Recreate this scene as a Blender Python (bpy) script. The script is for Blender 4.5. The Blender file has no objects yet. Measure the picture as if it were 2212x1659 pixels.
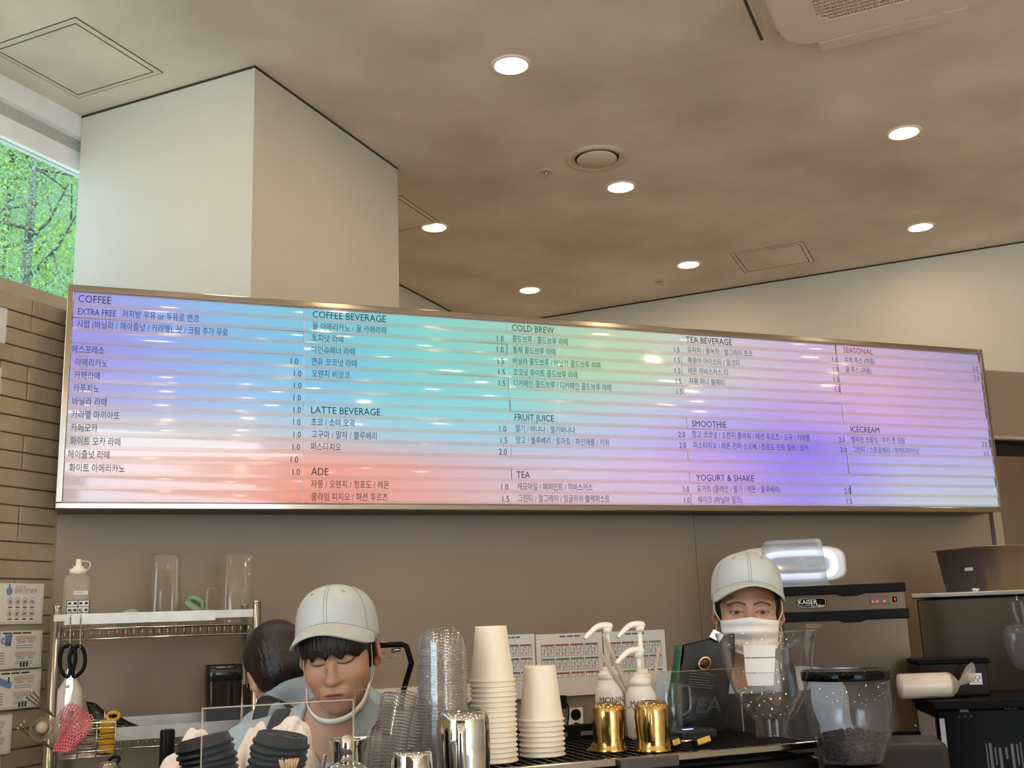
import bpy, bmesh, math, random
import numpy as np
from mathutils import Vector, Matrix
random.seed(7); rng = np.random.default_rng(7)
SC = bpy.context.scene; COL = SC.collection

# ------------------------------------------------------------------ camera
F = 2311.82                                   # focal length in pixels of the 2212 x 1659 frame
YAW, PITCH, ROLL = [math.radians(a) for a in (21.10786, 12.57348, -2.07058)]
CAM = np.array([0.0, 0.0, 1.6])
_f = np.array([math.sin(YAW)*math.cos(PITCH), math.cos(YAW)*math.cos(PITCH), math.sin(PITCH)])
_r = np.array([math.cos(YAW), -math.sin(YAW), 0.0]); _u = np.cross(_r, _f)
_R = _r*math.cos(ROLL)+_u*math.sin(ROLL); _U = -_r*math.sin(ROLL)+_u*math.cos(ROLL)
cd = bpy.data.cameras.new('camera'); cd.sensor_fit = 'HORIZONTAL'; cd.sensor_width = 36.0
cd.lens = 36.0*F/2212.0; cd.clip_start = 0.05; cd.clip_end = 200
cam = bpy.data.objects.new('camera', cd); COL.objects.link(cam)
m4 = np.eye(4); m4[:3, 0] = _R; m4[:3, 1] = _U; m4[:3, 2] = -_f; m4[:3, 3] = CAM
cam.matrix_world = Matrix(m4.tolist()); SC.camera = cam

# ------------------------------------------------------------------ daylight, exposure
W = bpy.data.worlds.new('world'); SC.world = W; W.use_nodes = True
nt = W.node_tree; nt.nodes.clear()
sky = nt.nodes.new('ShaderNodeTexSky'); sky.sky_type = 'NISHITA'; sky.sun_disc = False
sky.sun_elevation = math.radians(48); sky.sun_rotation = math.radians(150)
sky.air_density = 1.0; sky.dust_density = 2.5
bgn = nt.nodes.new('ShaderNodeBackground'); bgn.inputs[1].default_value = 0.88
mixc = nt.nodes.new('ShaderNodeMix'); mixc.data_type = 'RGBA'; mixc.inputs[0].default_value = 0.55
mixc.inputs[7].default_value = (3.8, 5.0, 6.1, 1)
won = nt.nodes.new('ShaderNodeOutputWorld')
nt.links.new(sky.outputs[0], mixc.inputs[6]); nt.links.new(mixc.outputs[2], bgn.inputs[0]); nt.links.new(bgn.outputs[0], won.inputs[0])
VS = SC.view_settings; VS.view_transform = 'Standard'; VS.look = 'None'; VS.gamma = 1.0; VS.use_curve_mapping = False
VS.exposure = 0.70
sd = bpy.data.lights.new('sun', 'SUN'); sd.energy = 8.5; sd.angle = .02; sd.color = (.97, .98, 1)
so = bpy.data.objects.new('sun', sd); COL.objects.link(so)
so.rotation_euler = Vector((.26, .50, -.82)).to_track_quat('-Z', 'Y').to_euler()
CY = SC.cycles
CY.max_bounces = 8; CY.diffuse_bounces = 4; CY.glossy_bounces = 4; CY.transmission_bounces = 4
CY.transparent_max_bounces = 64; CY.caustics_reflective = False; CY.caustics_refractive = False
CY.sample_clamp_indirect = 4.0
LAMP_STRENGTH = 70.0

# ------------------------------------------------------------------ pixel <-> place helpers
def raydir(x, y): return _f*F+_R*(x-1106)-_U*(y-829.5)
def atY(x, y, Y): d = raydir(x, y); return CAM+d*(Y/d[1])
def atZ(x, y, z): d = raydir(x, y); return CAM+d*((z-CAM[2])/d[2])
def atD(x, y, dep): return CAM+raydir(x, y)/F*dep
def onN(x, y, n, c): d = raydir(x, y); n = np.array(n); return CAM+d*((c-CAM@n)/(d@n))
S2 = math.sqrt(.5)
def atQ(x, y, q): return onN(x, y, (-S2, S2, 0), q)
def atP(x, y, p): return onN(x, y, (S2, S2, 0), p)
def pq(p, q, z): return np.array([(p-q)*S2, (p+q)*S2, z])
def depth(P): return float((np.asarray(P)-CAM)@_f)
def mm(px, P): return px*depth(P)/F
def proj(P):
    v = np.asarray(P, float)-CAM; z = v@_f
    return 1106+F*(v@_R)/z, 829.5-F*(v@_U)/z

# ------------------------------------------------------------------ materials
def lin(c):
    c = np.asarray(c, float)/255.0
    return np.where(c <= .04045, c/12.92, ((c+.055)/1.055)**2.4)
def rgba(c): return tuple(float(x) for x in lin(c))+(1.0,)
MATS = {}
def mat(name, c, rough=.5, metal=0.0, var=0.06, scale=8.0, bump=0.0, bscale=60.0, coat=0.0, emit=None, estr=0.0, stretch=None, spec=.5, c2=None):
    if name in MATS: return MATS[name]
    m = bpy.data.materials.new(name); m.use_nodes = True; n = m.node_tree.nodes; l = m.node_tree.links
    b = n['Principled BSDF']
    tc = n.new('ShaderNodeTexCoord'); mp = n.new('ShaderNodeMapping'); l.new(tc.outputs['Object'], mp.inputs[0])
    if stretch: mp.inputs['Scale'].default_value = stretch
    no = n.new('ShaderNodeTexNoise'); no.inputs['Scale'].default_value = scale; no.inputs['Detail'].default_value = 5
    l.new(mp.outputs[0], no.inputs['Vector'])
    rp = n.new('ShaderNodeValToRGB'); a = lin(c)
    d2 = lin(c2) if c2 is not None else a*(1+var)
    rp.color_ramp.elements[0].position = .3; rp.color_ramp.elements[1].position = .7
    rp.color_ramp.elements[0].color = tuple(np.clip(a*(1-var), 0, 1))+(1,)
    rp.color_ramp.elements[1].color = tuple(np.clip(d2, 0, 1))+(1,)
    l.new(no.outputs[0], rp.inputs[0]); l.new(rp.outputs[0], b.inputs['Base Color'])
    b.inputs['Roughness'].default_value = rough; b.inputs['Metallic'].default_value = metal
    b.inputs['Specular IOR Level'].default_value = spec; b.inputs['Coat Weight'].default_value = coat
    if bump:
        n2 = n.new('ShaderNodeTexNoise'); n2.inputs['Scale'].default_value = bscale; n2.inputs['Detail'].default_value = 4
        l.new(mp.outputs[0], n2.inputs['Vector'])
        bp = n.new('ShaderNodeBump'); bp.inputs['Strength'].default_value = bump; bp.inputs['Distance'].default_value = .01
        l.new(n2.outputs[0], bp.inputs['Height']); l.new(bp.outputs[0], b.inputs['Normal'])
    if emit is not None:
        b.inputs['Emission Color'].default_value = rgba(emit); b.inputs['Emission Strength'].default_value = estr
    MATS[name] = m; return m
def clear(name, tint=(250, 250, 250), refl=.9, rough=.04, haze=0.0, hazec=(235, 230, 225)):
    """thin clear plastic or glass: tinted see-through sheet with a Fresnel gloss and a little haze"""
    if name in MATS: return MATS[name]
    m = bpy.data.materials.new(name); m.use_nodes = True; n = m.node_tree.nodes; l = m.node_tree.links; n.clear()
    out = n.new('ShaderNodeOutputMaterial'); tr = n.new('ShaderNodeBsdfTransparent'); gl = n.new('ShaderNodeBsdfGlossy')
    no = n.new('ShaderNodeTexNoise'); no.inputs['Scale'].default_value = 14
    tc = n.new('ShaderNodeTexCoord'); l.new(tc.outputs['Object'], no.inputs['Vector'])
    tr.inputs[0].default_value = rgba(tint); gl.inputs['Roughness'].default_value = rough
    fr = n.new('ShaderNodeLayerWeight'); fr.inputs[0].default_value = .5
    pw = n.new('ShaderNodeMath'); pw.operation = 'POWER'; pw.inputs[1].default_value = 4.2; l.new(fr.outputs['Facing'], pw.inputs[0])
    mu = n.new('ShaderNodeMath'); mu.operation = 'MULTIPLY_ADD'; mu.inputs[1].default_value = .62*refl; mu.inputs[2].default_value = .035*refl; l.new(pw.outputs[0], mu.inputs[0])
    mx = n.new('ShaderNodeMixShader'); l.new(mu.outputs[0], mx.inputs[0]); l.new(tr.outputs[0], mx.inputs[1]); l.new(gl.outputs[0], mx.inputs[2])
    last = mx
    if haze:
        df = n.new('ShaderNodeBsdfDiffuse'); df.inputs[0].default_value = rgba(hazec)
        tl = n.new('ShaderNodeBsdfTranslucent'); tl.inputs[0].default_value = rgba(hazec)
        ad = n.new('ShaderNodeMixShader'); l.new(df.outputs[0], ad.inputs[1]); l.new(tl.outputs[0], ad.inputs[2])
        hz = n.new('ShaderNodeMapRange'); hz.inputs['To Min'].default_value = haze*.8; hz.inputs['To Max'].default_value = haze*1.2
        l.new(no.outputs[0], hz.inputs[0])
        m2 = n.new('ShaderNodeMixShader'); l.new(hz.outputs[0], m2.inputs[0]); l.new(mx.outputs[0], m2.inputs[1]); l.new(ad.outputs[0], m2.inputs[2]); last = m2
    l.new(last.outputs[0], out.inputs[0]); MATS[name] = m; return m
def attr_mat(name, attr, rough=.5, emit=0.0, base=1.0, bump=0.0, bscale=200, coat=0.0, sss=0.0):
    m = bpy.data.materials.new(name); m.use_nodes = True; n = m.node_tree.nodes; l = m.node_tree.links
    b = n['Principled BSDF']; at = n.new('ShaderNodeAttribute'); at.attribute_name = attr
    mx = n.new('ShaderNodeMix'); mx.data_type = 'RGBA'; mx.blend_type = 'MULTIPLY'; mx.inputs[0].default_value = 1
    no = n.new('ShaderNodeTexNoise'); no.inputs['Scale'].default_value = 30
    rp = n.new('ShaderNodeMapRange'); rp.inputs['To Min'].default_value = base*.95; rp.inputs['To Max'].default_value = base*1.05
    tc = n.new('ShaderNodeTexCoord'); l.new(tc.outputs['Object'], no.inputs['Vector']); l.new(no.outputs[0], rp.inputs[0])
    l.new(at.outputs['Color'], mx.inputs[6]); l.new(rp.outputs[0], mx.inputs[7]); l.new(mx.outputs[2], b.inputs['Base Color'])
    b.inputs['Roughness'].default_value = rough; b.inputs['Coat Weight'].default_value = coat; b.inputs['Coat Roughness'].default_value = .03
    if emit: l.new(at.outputs['Color'], b.inputs['Emission Color']); b.inputs['Emission Strength'].default_value = emit
    if sss: b.inputs['Subsurface Weight'].default_value = sss; b.inputs['Subsurface Radius'].default_value = (.01, .004, .002); b.inputs['Subsurface Scale'].default_value = .5
    if bump:
        n2 = n.new('ShaderNodeTexNoise'); n2.inputs['Scale'].default_value = bscale; l.new(tc.outputs['Object'], n2.inputs['Vector'])
        bp = n.new('ShaderNodeBump'); bp.inputs['Strength'].default_value = bump; bp.inputs['Distance'].default_value = .002
        l.new(n2.outputs[0], bp.inputs['Height']); l.new(bp.outputs[0], b.inputs['Normal'])
    MATS[name] = m; return m

# ------------------------------------------------------------------ mesh builder
def rotz(a): c, s = math.cos(a), math.sin(a); return np.array([[c, -s, 0], [s, c, 0], [0, 0, 1.]])
def rotx(a): c, s = math.cos(a), math.sin(a); return np.array([[1, 0, 0], [0, c, -s], [0, s, c.real]])
def roty(a): c, s = math.cos(a), math.sin(a); return np.array([[c, 0, s], [0, 1, 0], [-s, 0, c]])
def align(d):
    """rotation that takes +z onto d"""
    d = np.asarray(d, float); d = d/np.linalg.norm(d)
    a = np.array([1., 0, 0]) if abs(d[0]) < .9 else np.array([0, 1., 0])
    x = np.cross(a, d); x /= np.linalg.norm(x); return np.column_stack([x, np.cross(d, x), d])
class MB:
    def __init__(s): s.v = []; s.f = []; s.sm = []; s.n = 0
    def add(s, v, f, smooth=True, R=None, c=None):
        v = np.asarray(v, float).reshape(-1, 3)
        if R is not None: v = v@np.asarray(R).T
        if c is not None: v = v+np.asarray(c)
        s.v.append(v); s.f += [tuple(int(i)+s.n for i in q) for q in f]; s.sm += [smooth]*len(f); s.n += len(v); return s
    def box(s, c, d, R=None, taper=1.0):
        x, y, z = np.asarray(d)/2.0; t = taper
        v = [(-x, -y, -z), (x, -y, -z), (x, y, -z), (-x, y, -z), (-x*t, -y*t, z), (x*t, -y*t, z), (x*t, y*t, z), (-x*t, y*t, z)]
        return s.add(v, [(3, 2, 1, 0), (4, 5, 6, 7), (0, 1, 5, 4), (1, 2, 6, 5), (2, 3, 7, 6), (3, 0, 4, 7)], False, R, c)
    def bx(s, a, b):
        a = np.asarray(a, float); b = np.asarray(b, float); return s.box((a+b)/2, np.abs(b-a))
    def lathe(s, prof, n=32, R=None, c=None, smooth=True, sq=None):
        """prof: (r, z) pairs; sq = exponent for a rounded-square section"""
        vs = []; fs = []; k = len(prof)
        for r, z in prof:
            for i in range(n):
                a = 2*math.pi*(i+.5)/n; ca, sa = math.cos(a), math.sin(a)
                q = 1.0 if not sq else (abs(ca)**sq+abs(sa)**sq)**(-1.0/sq)
                vs.append((r*ca*q, r*sa*q, z))
        for j in range(k-1):
            for i in range(n):
                i2 = (i+1) % n; fs.append((j*n+i, j*n+i2, (j+1)*n+i2, (j+1)*n+i))
        if prof[0][0] > 1e-6: fs.append(tuple(range(n-1, -1, -1))) if s.capb else None
        if prof[-1][0] > 1e-6: fs.append(tuple((k-1)*n+i for i in range(n))) if s.capt else None
        return s.add(vs, fs, smooth, R, c)
    capb = True; capt = True
    def open(s, b=False, t=False): s.capb = b; s.capt = t; return s
    def cyl(s, a, b, r, r2=None, n=20, smooth=True):
        a = np.asarray(a, float); b = np.asarray(b, float); L = np.linalg.norm(b-a)
        return s.lathe([(r, 0), (r if r2 is None else r2, L)], n, align(b-a), a, smooth)
    def tube(s, pts, r, n=8, closed=False, flat=1.0):
        P = np.asarray(pts, float); k = len(P); rr = np.full(k, r) if np.isscalar(r) else np.asarray(r)
        T = np.gradient(P, axis=0) if not closed else (np.roll(P, -1, 0)-np.roll(P, 1, 0))
        T /= np.linalg.norm(T, axis=1)[:, None]+1e-12
        up = np.array([0, 0, 1.]) if abs(T[0][2]) < .9 else np.array([1., 0, 0])
        x = np.cross(up, T[0]); x /= np.linalg.norm(x); vs = []; fs = []
        for i in range(k):
            x = x-T[i]*(x@T[i]); x /= np.linalg.norm(x)+1e-12; y = np.cross(T[i], x)
            for j in range(n):
                a = 2*math.pi*j/n; vs.append(P[i]+rr[i]*(math.cos(a)*x+flat*math.sin(a)*y))
        for i in range(k if closed else k-1):
            i2 = (i+1) % k
            for j in range(n): j2 = (j+1) % n; fs.append((i*n+j, i*n+j2, i2*n+j2, i2*n+j))
        if not closed: fs += [tuple(range(n-1, -1, -1)), tuple((k-1)*n+j for j in range(n))]
        return s.add(vs, fs, True)
    def prism(s, pts, h, R=None, c=None):
        """outline in x,z pushed h along +y"""
        k = len(pts); v = [(x, 0, z) for x, z in pts]+[(x, h, z) for x, z in pts]
        f = [tuple(range(k)), tuple(range(2*k-1, k-1, -1))]+[(i+k, (i+1) % k+k, (i+1) % k, i) for i in range(k)]
        return s.add(v, f, False, R, c)
    def grid(s, fn, nu, nv, smooth=True, cu=False, R=None, c=None):
        v = [fn(i/(nu if cu else nu-1), j/(nv-1)) for j in range(nv) for i in range(nu)]; f = []
        for j in range(nv-1):
            for i in range(nu if cu else nu-1):
                i2 = (i+1) % nu; f.append((j*nu+i, j*nu+i2, (j+1)*nu+i2, (j+1)*nu+i))
        return s.add(v, f, smooth, R, c)
    def ell(s, c, r, n=16, R=None):
        pr = [(math.sin(math.pi*i/n), -math.cos(math.pi*i/n)) for i in range(n+1)]
        vs = []; m = 2*n
        for a, z in pr:
            for i in range(m): t = 2*math.pi*i/m; vs.append((a*math.cos(t)*r[0], a*math.sin(t)*r[1], z*r[2]))
        fs = [(j*m+i, j*m+(i+1) % m, (j+1)*m+(i+1) % m, (j+1)*m+i) for j in range(n) for i in range(m)]
        return s.add(vs, fs, True, R, c)
    def quad(s, a, b, c, d): return s.add([a, b, c, d], [(0, 1, 2, 3)], False)
    def build(s, name, m, parent=None, bevel=0.0, solid=0.0, sub=0, label=None, weld=False):
        me = bpy.data.meshes.new(name); V = np.concatenate(s.v) if s.v else np.zeros((0, 3))
        me.from_pydata(V.tolist(), [], s.f); me.polygons.foreach_set('use_smooth', s.sm); me.materials.append(m)
        o = bpy.data.objects.new(name, me); COL.objects.link(o)
        if parent is not None: o.parent = parent
        if weld: o.modifiers.new('weld', 'WELD').merge_threshold = .0001
        if solid: md = o.modifiers.new('solid', 'SOLIDIFY'); md.thickness = solid; md.offset = 0
        if bevel:
            md = o.modifiers.new('bevel', 'BEVEL'); md.width = bevel; md.segments = 2; md.limit_method = 'ANGLE'; md.angle_limit = math.radians(50)
        if sub: md = o.modifiers.new('sub', 'SUBSURF'); md.levels = sub; md.render_levels = sub
        if label: o['label'] = label
        return o
def tag(o, label, cat, group=None, kind=None):
    if label: o['label'] = label
    if cat: o['category'] = cat
    if group: o['group'] = group
    if kind: o['kind'] = kind
    return o
def thing(name, label, cat, loc=(0, 0, 0), rz=0.0, group=None, rot=None):
    o = bpy.data.objects.new(name, None); o.empty_display_size = .02; COL.objects.link(o)
    o.location = tuple(float(x) for x in loc)
    o.rotation_euler = (0, 0, rz) if rot is None else Matrix(np.asarray(rot).tolist()).to_euler()
    return tag(o, label, cat, group)
def struct(o, label=None, cat=None): o['kind'] = 'structure'; return tag(o, label, cat)
def dup(root, loc, rz=0.0, label=None, rot=None):
    r = root.copy(); COL.objects.link(r); r.location = tuple(float(x) for x in loc)
    r.rotation_euler = (0, 0, rz) if rot is None else Matrix(np.asarray(rot).tolist()).to_euler()
    if label: r['label'] = label
    for ch in list(root.children):
        c = ch.copy(); COL.objects.link(c); c.parent = r
        for g in list(ch.children): d = g.copy(); COL.objects.link(d); d.parent = c
    return r
TXT = []
def text_parts(items):
    """items: (string, size, x-stretch or None, width or None, align) -> list of (verts, faces) in the x-y plane, origin at the baseline start"""
    obs = []
    for st, size, wid, al in items:
        cu = bpy.data.curves.new('t', 'FONT'); cu.body = st; cu.size = size; cu.resolution_u = 2
        ob = bpy.data.objects.new('t', cu); COL.objects.link(ob); obs.append(ob)
    dg = bpy.context.evaluated_depsgraph_get(); dg.update(); out = []
    for ob, (st, size, wid, al) in zip(obs, items):
        me = bpy.data.meshes.new_from_object(ob.evaluated_get(dg)); n = len(me.vertices)
        v = np.zeros(n*3); me.vertices.foreach_get('co', v); v = v.reshape(-1, 3)
        f = [tuple(p.vertices) for p in me.polygons]
        if n:
            x0, x1 = v[:, 0].min(), v[:, 0].max()
            if wid: v[:, 0] = (v[:, 0]-x0)*(wid/(x1-x0)); x0, x1 = 0, wid
            if al == 'R': v[:, 0] -= x1
            elif al == 'C': v[:, 0] -= (x0+x1)/2
        out.append((v, f)); cu = ob.data; bpy.data.objects.remove(ob); bpy.data.curves.remove(cu); bpy.data.meshes.remove(me)
    return out
XZ = np.array([[1, 0, 0], [0, 0, -1], [0, 1, 0.]])     # lettering plane x-y -> x-z, facing -y

# shared materials
CHROME = mat('polished_steel', (205, 203, 198), .06, 1.0, .02)
STEEL = mat('brushed_steel', (176, 172, 164), .28, 1.0, .10, 40, stretch=(1, 1, 40))
FRAME = mat('frame_steel', (150, 141, 128), .13, 1.0, .08, 30, stretch=(1, 40, 40))
WIRE = mat('chrome_wire', (200, 196, 188), .18, 1.0, .05)
BLACK = mat('black_plastic', (14, 13, 13), .42, 0, .1, spec=.12)
BLACKG = mat('black_gloss', (7, 7, 7), .08, 0, .1, spec=.14)
WHITE = mat('white_plastic', (232, 226, 216), .35, 0, .02)
PAPER = mat('paper', (226, 220, 212), .7, 0, .02)
INK = mat('ink', (22, 22, 26), .6, 0, .02)
# ------------------------------------------------------------------ room shell
H = 3.9
CEILM = mat('ceiling_plaster', (205, 193, 177), .75, 0, .05, 1.5, bump=.15, bscale=7, c2=(236, 225, 209))
WALLM = mat('wall_paint', (208, 204, 192), .8, 0, .02, 3, bump=.10, bscale=45)
PANELM = mat('partition_laminate', (139, 121, 102), .55, 0, .03, 2.5)
def pqbox(mb, p0, p1, q0, q1, z0, z1):
    c = pq((p0+p1)/2, (q0+q1)/2, (z0+z1)/2); return mb.box(c, (p1-p0, q1-q0, z1-z0), rotz(math.pi/4))
b = MB(); pqbox(b, -4, 7.6, -7.2, 3.75, H, H+.2); struct(b.build('ceiling', CEILM))
b = MB(); pqbox(b, -4, 7.6, -7.2, 3.75, -.2, 0); struct(b.build('floor', mat('floor_tile', (214, 206, 196), .5, 0, .06, 3)))
b = MB(); pqbox(b, 7.4, 7.6, -7.2, 3.75, 0, H); struct(b.build('wall_back', WALLM))
b = MB(); pqbox(b, 3.9, 7.4, 3.53, 3.73, 0, H); struct(b.build('wall_left', WALLM))
b = MB(); pqbox(b, -4, 7.4, -7.2, -7.0, 0, H); struct(b.build('wall_right', WALLM))
b = MB(); pqbox(b, -4, -3.85, -3.3, 1.5, 0, H); struct(b.build('wall_front_blocker', mat('wall_blocker_dark', (86, 72, 60), .6, 0, .1, 4)))  # unseen dark wall added behind the camera to tone down steel reflections
b = MB(); pqbox(b, 3.29, 4.46, 2.575, 3.53, 0, H); struct(b.build('pillar', WALLM), 'square plaster pillar rising behind the menu board', 'pillar')
# low wall and sill under the window, header above it
b = MB(); pqbox(b, -4, 3.29, 3.45, 3.73, 0, 3.0); struct(b.build('wall_window_side', mat('sill_paint', (176, 162, 142), .7)))
b = MB(); pqbox(b, -4, 3.85, 3.535, 3.70, 3.80, H); struct(b.build('trim_1', mat('white_trim', (250, 251, 250), .6))); b = MB(); pqbox(b, -4, 3.85, 3.57, 3.72, 3.745, 3.80); struct(b.build('trim_9', mat('blind_box', (186, 188, 180), .7)))
w = thing('window_1', None, None, pq(0, 3.6, 3.0)); struct(w)
b = MB()
for (p0, p1, z0, z1) in ((-4, 3.85, .655, .745), (-4, 3.85, 0, .03), (.5, .56, 0, .7), (-2, -1.94, 0, .7)):
    c = pq((p0+p1)/2, 0, (z0+z1)/2); b.box(c, (p1-p0, .06, z1-z0), rotz(math.pi/4))
b.build('window_frame', mat('window_frame_paint', (250, 252, 252), .4), w)
b = MB(); b.box(pq(-.08, 0, .34), (7.8, .006, .63), rotz(math.pi/4)); b.build('window_pane', clear('window_glass', (196, 206, 204), .5, .0), w)
# brick wall: bricks laid on a mortar core, with two openings at its near end
BRICK = mat('brick', (158, 142, 118), .85, 0, .08, 9, bump=.25, bscale=70, c2=(170, 154, 130))
MORT = mat('mortar', (142, 128, 106), .9, 0, .05, 20)
bw = thing('wall_brick', None, None, pq(0, 2.69, 0), math.pi/4); struct(bw)
core = MB(); core.bx((-1, .012, 0), (2.20, .2, 2.62)); core.bx((2.20, .012, 0), (3.28, .2, 2.62)); core.build('core', MORT, bw)
br = MB(); CH = .0545; n_c = int(2.655/CH); z_off = 2.655-n_c*CH
openings = [(2.60, 2.49, -9, 2.262), (2.41, 2.285, -9, 2.255)]
for k in range(n_c):
    z0 = z_off+k*CH; z1 = z0+CH-.004; x = -1.0-(.15 if (k//2) % 2 else 0)
    while x < 3.27:
        x1 = min(x+.292, 3.28); a = x; ok = True
        for zt, zb, xa, xb in openings:
            if zb-.02 < (z0+z1)/2 < zt+.01 and a < xb and x1 > 1.9:
                if x1 <= xb: ok = False
                else: a = max(a, xb)
        if ok and x1-a > .02:
            d = random.uniform(0, .004); br.box(((a+x1)/2-.002, .007-d/2, (z0+z1)/2), (x1-a-.004, .010+d, z1-z0))
        x = x1
br.build('bricks', BRICK, bw, bevel=.0025)
wb = MB()
for zt, zb, xa, xb in openings: wb.bx((1.9, .004, zb-.01), (xb, .013, zt))
wb.build('opening_backing', mat('opening_backing_white', (206, 212, 208), .3, 0, .12, 12), bw, label='pale glazed brick left showing at the near end')  # added white backing for the pale wall seen through missing bricks
# partition the menu board hangs on, its end post and the bulkhead to the right
b = MB(); b.bx((-.145, 3.67, 0), (2.155, 3.75, 2.66)); b.bx((2.158, 3.67, 0), (3.64, 3.75, 2.66)); b.bx((2.1, 3.673, 0), (2.2, 3.74, 2.6))
struct(b.build('wall_partition', PANELM))
b = MB(); b.bx((3.655, 3.66, 0), (3.70, 3.76, 2.66)); struct(b.build('trim_2', mat('post_laminate', (158, 142, 122), .5)))
b = MB(); b.bx((3.60, 3.78, 2.365), (6.4, 4.1, 2.68)); struct(b.build('wall_bulkhead', PANELM))
b = MB(); b.bx((3.60, 3.76, 2.350), (6.4, 4.1, 2.3648)); struct(b.build('trim_3', mat('bulkhead_lip', (168, 152, 132), .5)))
b = MB(); b.bx((3.60, 3.80, 2.328), (6.4, 4.1, 2.3498)); struct(b.build('trim_4', BLACK))  # black strip painting the shade under the bulkhead
b = MB(); pqbox(b, 7.34, 7.4, -4, 1.2, 0, 2.54); struct(b.build('wall_wainscot', mat('wainscot', (124, 106, 88), .6)))

# dark strips painting in the shadow line where walls meet the ceiling
GAP = mat('shadow_line_paint', (58, 48, 40), .8)
for k_, (p0, p1, q0, q1) in enumerate(((3.287, 3.2899, 2.572, 3.53), (3.287, 4.46, 2.572, 2.5749), (7.397, 7.3999, -7, 3.53), (4.46, 7.4, 3.527, 3.5299))):
    b = MB(); pqbox(b, p0, p1, q0, q1, H-.010, H); struct(b.build('trim_%d' % (5+k_), GAP))
# ceiling fixtures
HG = mat('hatch_gap', (70, 60, 50), .8)
LENS = mat('lamp_lens', (255, 240, 215), .4, emit=(255, 222, 180), estr=LAMP_STRENGTH)
RING = mat('lamp_ring', (236, 226, 206), .5)
def downlight(p, q, label, first=[None]):
    loc = pq(p, q, H)
    if first[0] is None:
        t = thing('downlight', label, 'ceiling light', loc, 0, 'round recessed downlights')
        MB().open().lathe([(.066, -.001), (.070, -.007), (.082, -.006), (.086, 0)], 40).build('trim_ring', RING, t)
        MB().lathe([(.0665, 0), (.067, -.003), (.03, -.0045), (0, -.005)], 40).build('lens', LENS, t)
        first[0] = t; return t
    return dup(first[0], loc, 0, label)
for p, q, lb in ((3.785, 1.628, 'largest and nearest round downlight, near the top middle of the ceiling'),
                 (5.297, .178, 'round downlight at the right, below the air conditioner'),
                 (5.255, 1.637, 'round downlight just beside the circular ceiling vent'),
                 (5.286, 2.807, 'round downlight close to the pillar'),
                 (6.768, .199, 'round downlight on the right, nearest the pale right-hand wall'),
                 (6.734, 1.660, 'round downlight between the small sprinkler and the shallow ceiling hatch'),
                 (6.703, 2.806, 'smallest and lowest round downlight, just above the menu board')):
    downlight(p, q, lb)
for p in (2.30, .80, -.7, -2.2, -3.4):
    for q in (2.8, 1.63, .18, -1.3, -2.8, -4.2, -5.6):
        x, y = proj(pq(p, q, H)); v = (pq(p, q, H)-CAM)@_f
        if v > 0 and -60 < x < 2270 and -60 < y < 1700: continue
        downlight(p, q, 'round downlight behind the viewer over the customers')
for p in (3.8, 5.3, 6.75):
    for q in (-2.4, -3.9, -5.4): downlight(p, q, 'round downlight far to the right over the counter')
# circular diffuser
t = thing('round_vent', 'round greige air vent with a floating disc in the ceiling', 'vent', pq(4.84, 1.626, H))
VENTM = mat('vent_paint', (204, 187, 167), .5)
MB().open().lathe([(.155, 0), (.152, -.012), (.140, -.016), (.118, -.010), (.110, .002)], 48).build('rim', VENTM, t)
MB().lathe([(0, -.004), (.10, -.004), (.103, -.010), (.098, -.014), (0, -.014)], 48).build('disc', CEILM, t)
MB().lathe([(.0, -.0005), (.112, -.0005), (.112, -.002), (0, -.002)], 48).build('throat', mat('vent_dark', (30, 26, 22), .8), t)
def sprinkler(p, q, label):
    t = thing('sprinkler', label, 'sprinkler', pq(p, q, H), 0, 'ceiling sprinklers')
    MB().lathe([(.036, 0), (.036, -.004), (.028, -.007), (.012, -.007)], 24).build('cover_plate', VENTM, t)
    MB().lathe([(.010, -.007), (.008, -.016), (.005, -.022), (.013, -.024), (.013, -.026), (0, -.026)], 16).build('sprinkler_head', CHROME, t)
sprinkler(4.864, 1.915, 'small sprinkler head left of the round vent'); sprinkler(6.996, 1.938, 'small sprinkler head above the board, near the wall')
def hatch(p, q, s, label, sp=None):
    t = thing('ceiling_hatch', label, 'access hatch', pq(p, q, H), math.pi/4, 'ceiling access hatches'); a = s/2; bq = (sp or s)/2
    MB().box((0, 0, -.002), (2*a-.012, 2*bq-.012, .004)).build('panel', CEILM, t)
    f = MB()
    for sx in (-1, 1): f.box((sx*a, 0, -.0015), (.022, 2*bq+.022, .003)); f.box((0, sx*bq, -.0015), (2*a-.0225, .022, .003))
    f.build('frame', CEILM, t, bevel=.001)
    g = MB()
    for sx in (-1, 1): g.box((sx*(a-.014), 0, -.0023), (.005, 2*bq-.023, .0046)); g.box((0, sx*(bq-.014), -.0023), (2*a-.034, .005, .0046)); g.box((sx*(a+.0135), 0, -.0006), (.004, 2*bq+.031, .0012)); g.box((0, sx*(bq+.0135), -.0006), (2*a+.0225, .004, .0012))
    g.build('gap', HG, t)
c = (atZ(161, 45.8, H)+atZ(171, 205, H))/2
hatch((c[0]+c[1])*S2, (c[1]-c[0])*S2, .445, 'large square ceiling hatch at the top left near the window')
c = sum(atZ(x, y, H) for x, y in ((1579, 549), (1733.5, 525.7), (1750, 564), (1617, 587)))/4
hatch((c[0]+c[1])*S2, (c[1]-c[0])*S2, .42, 'faint ceiling hatch at the right above the board', .44)
hatch(5.02, 2.98, .45, 'ceiling hatch half hidden behind the pillar')
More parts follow.
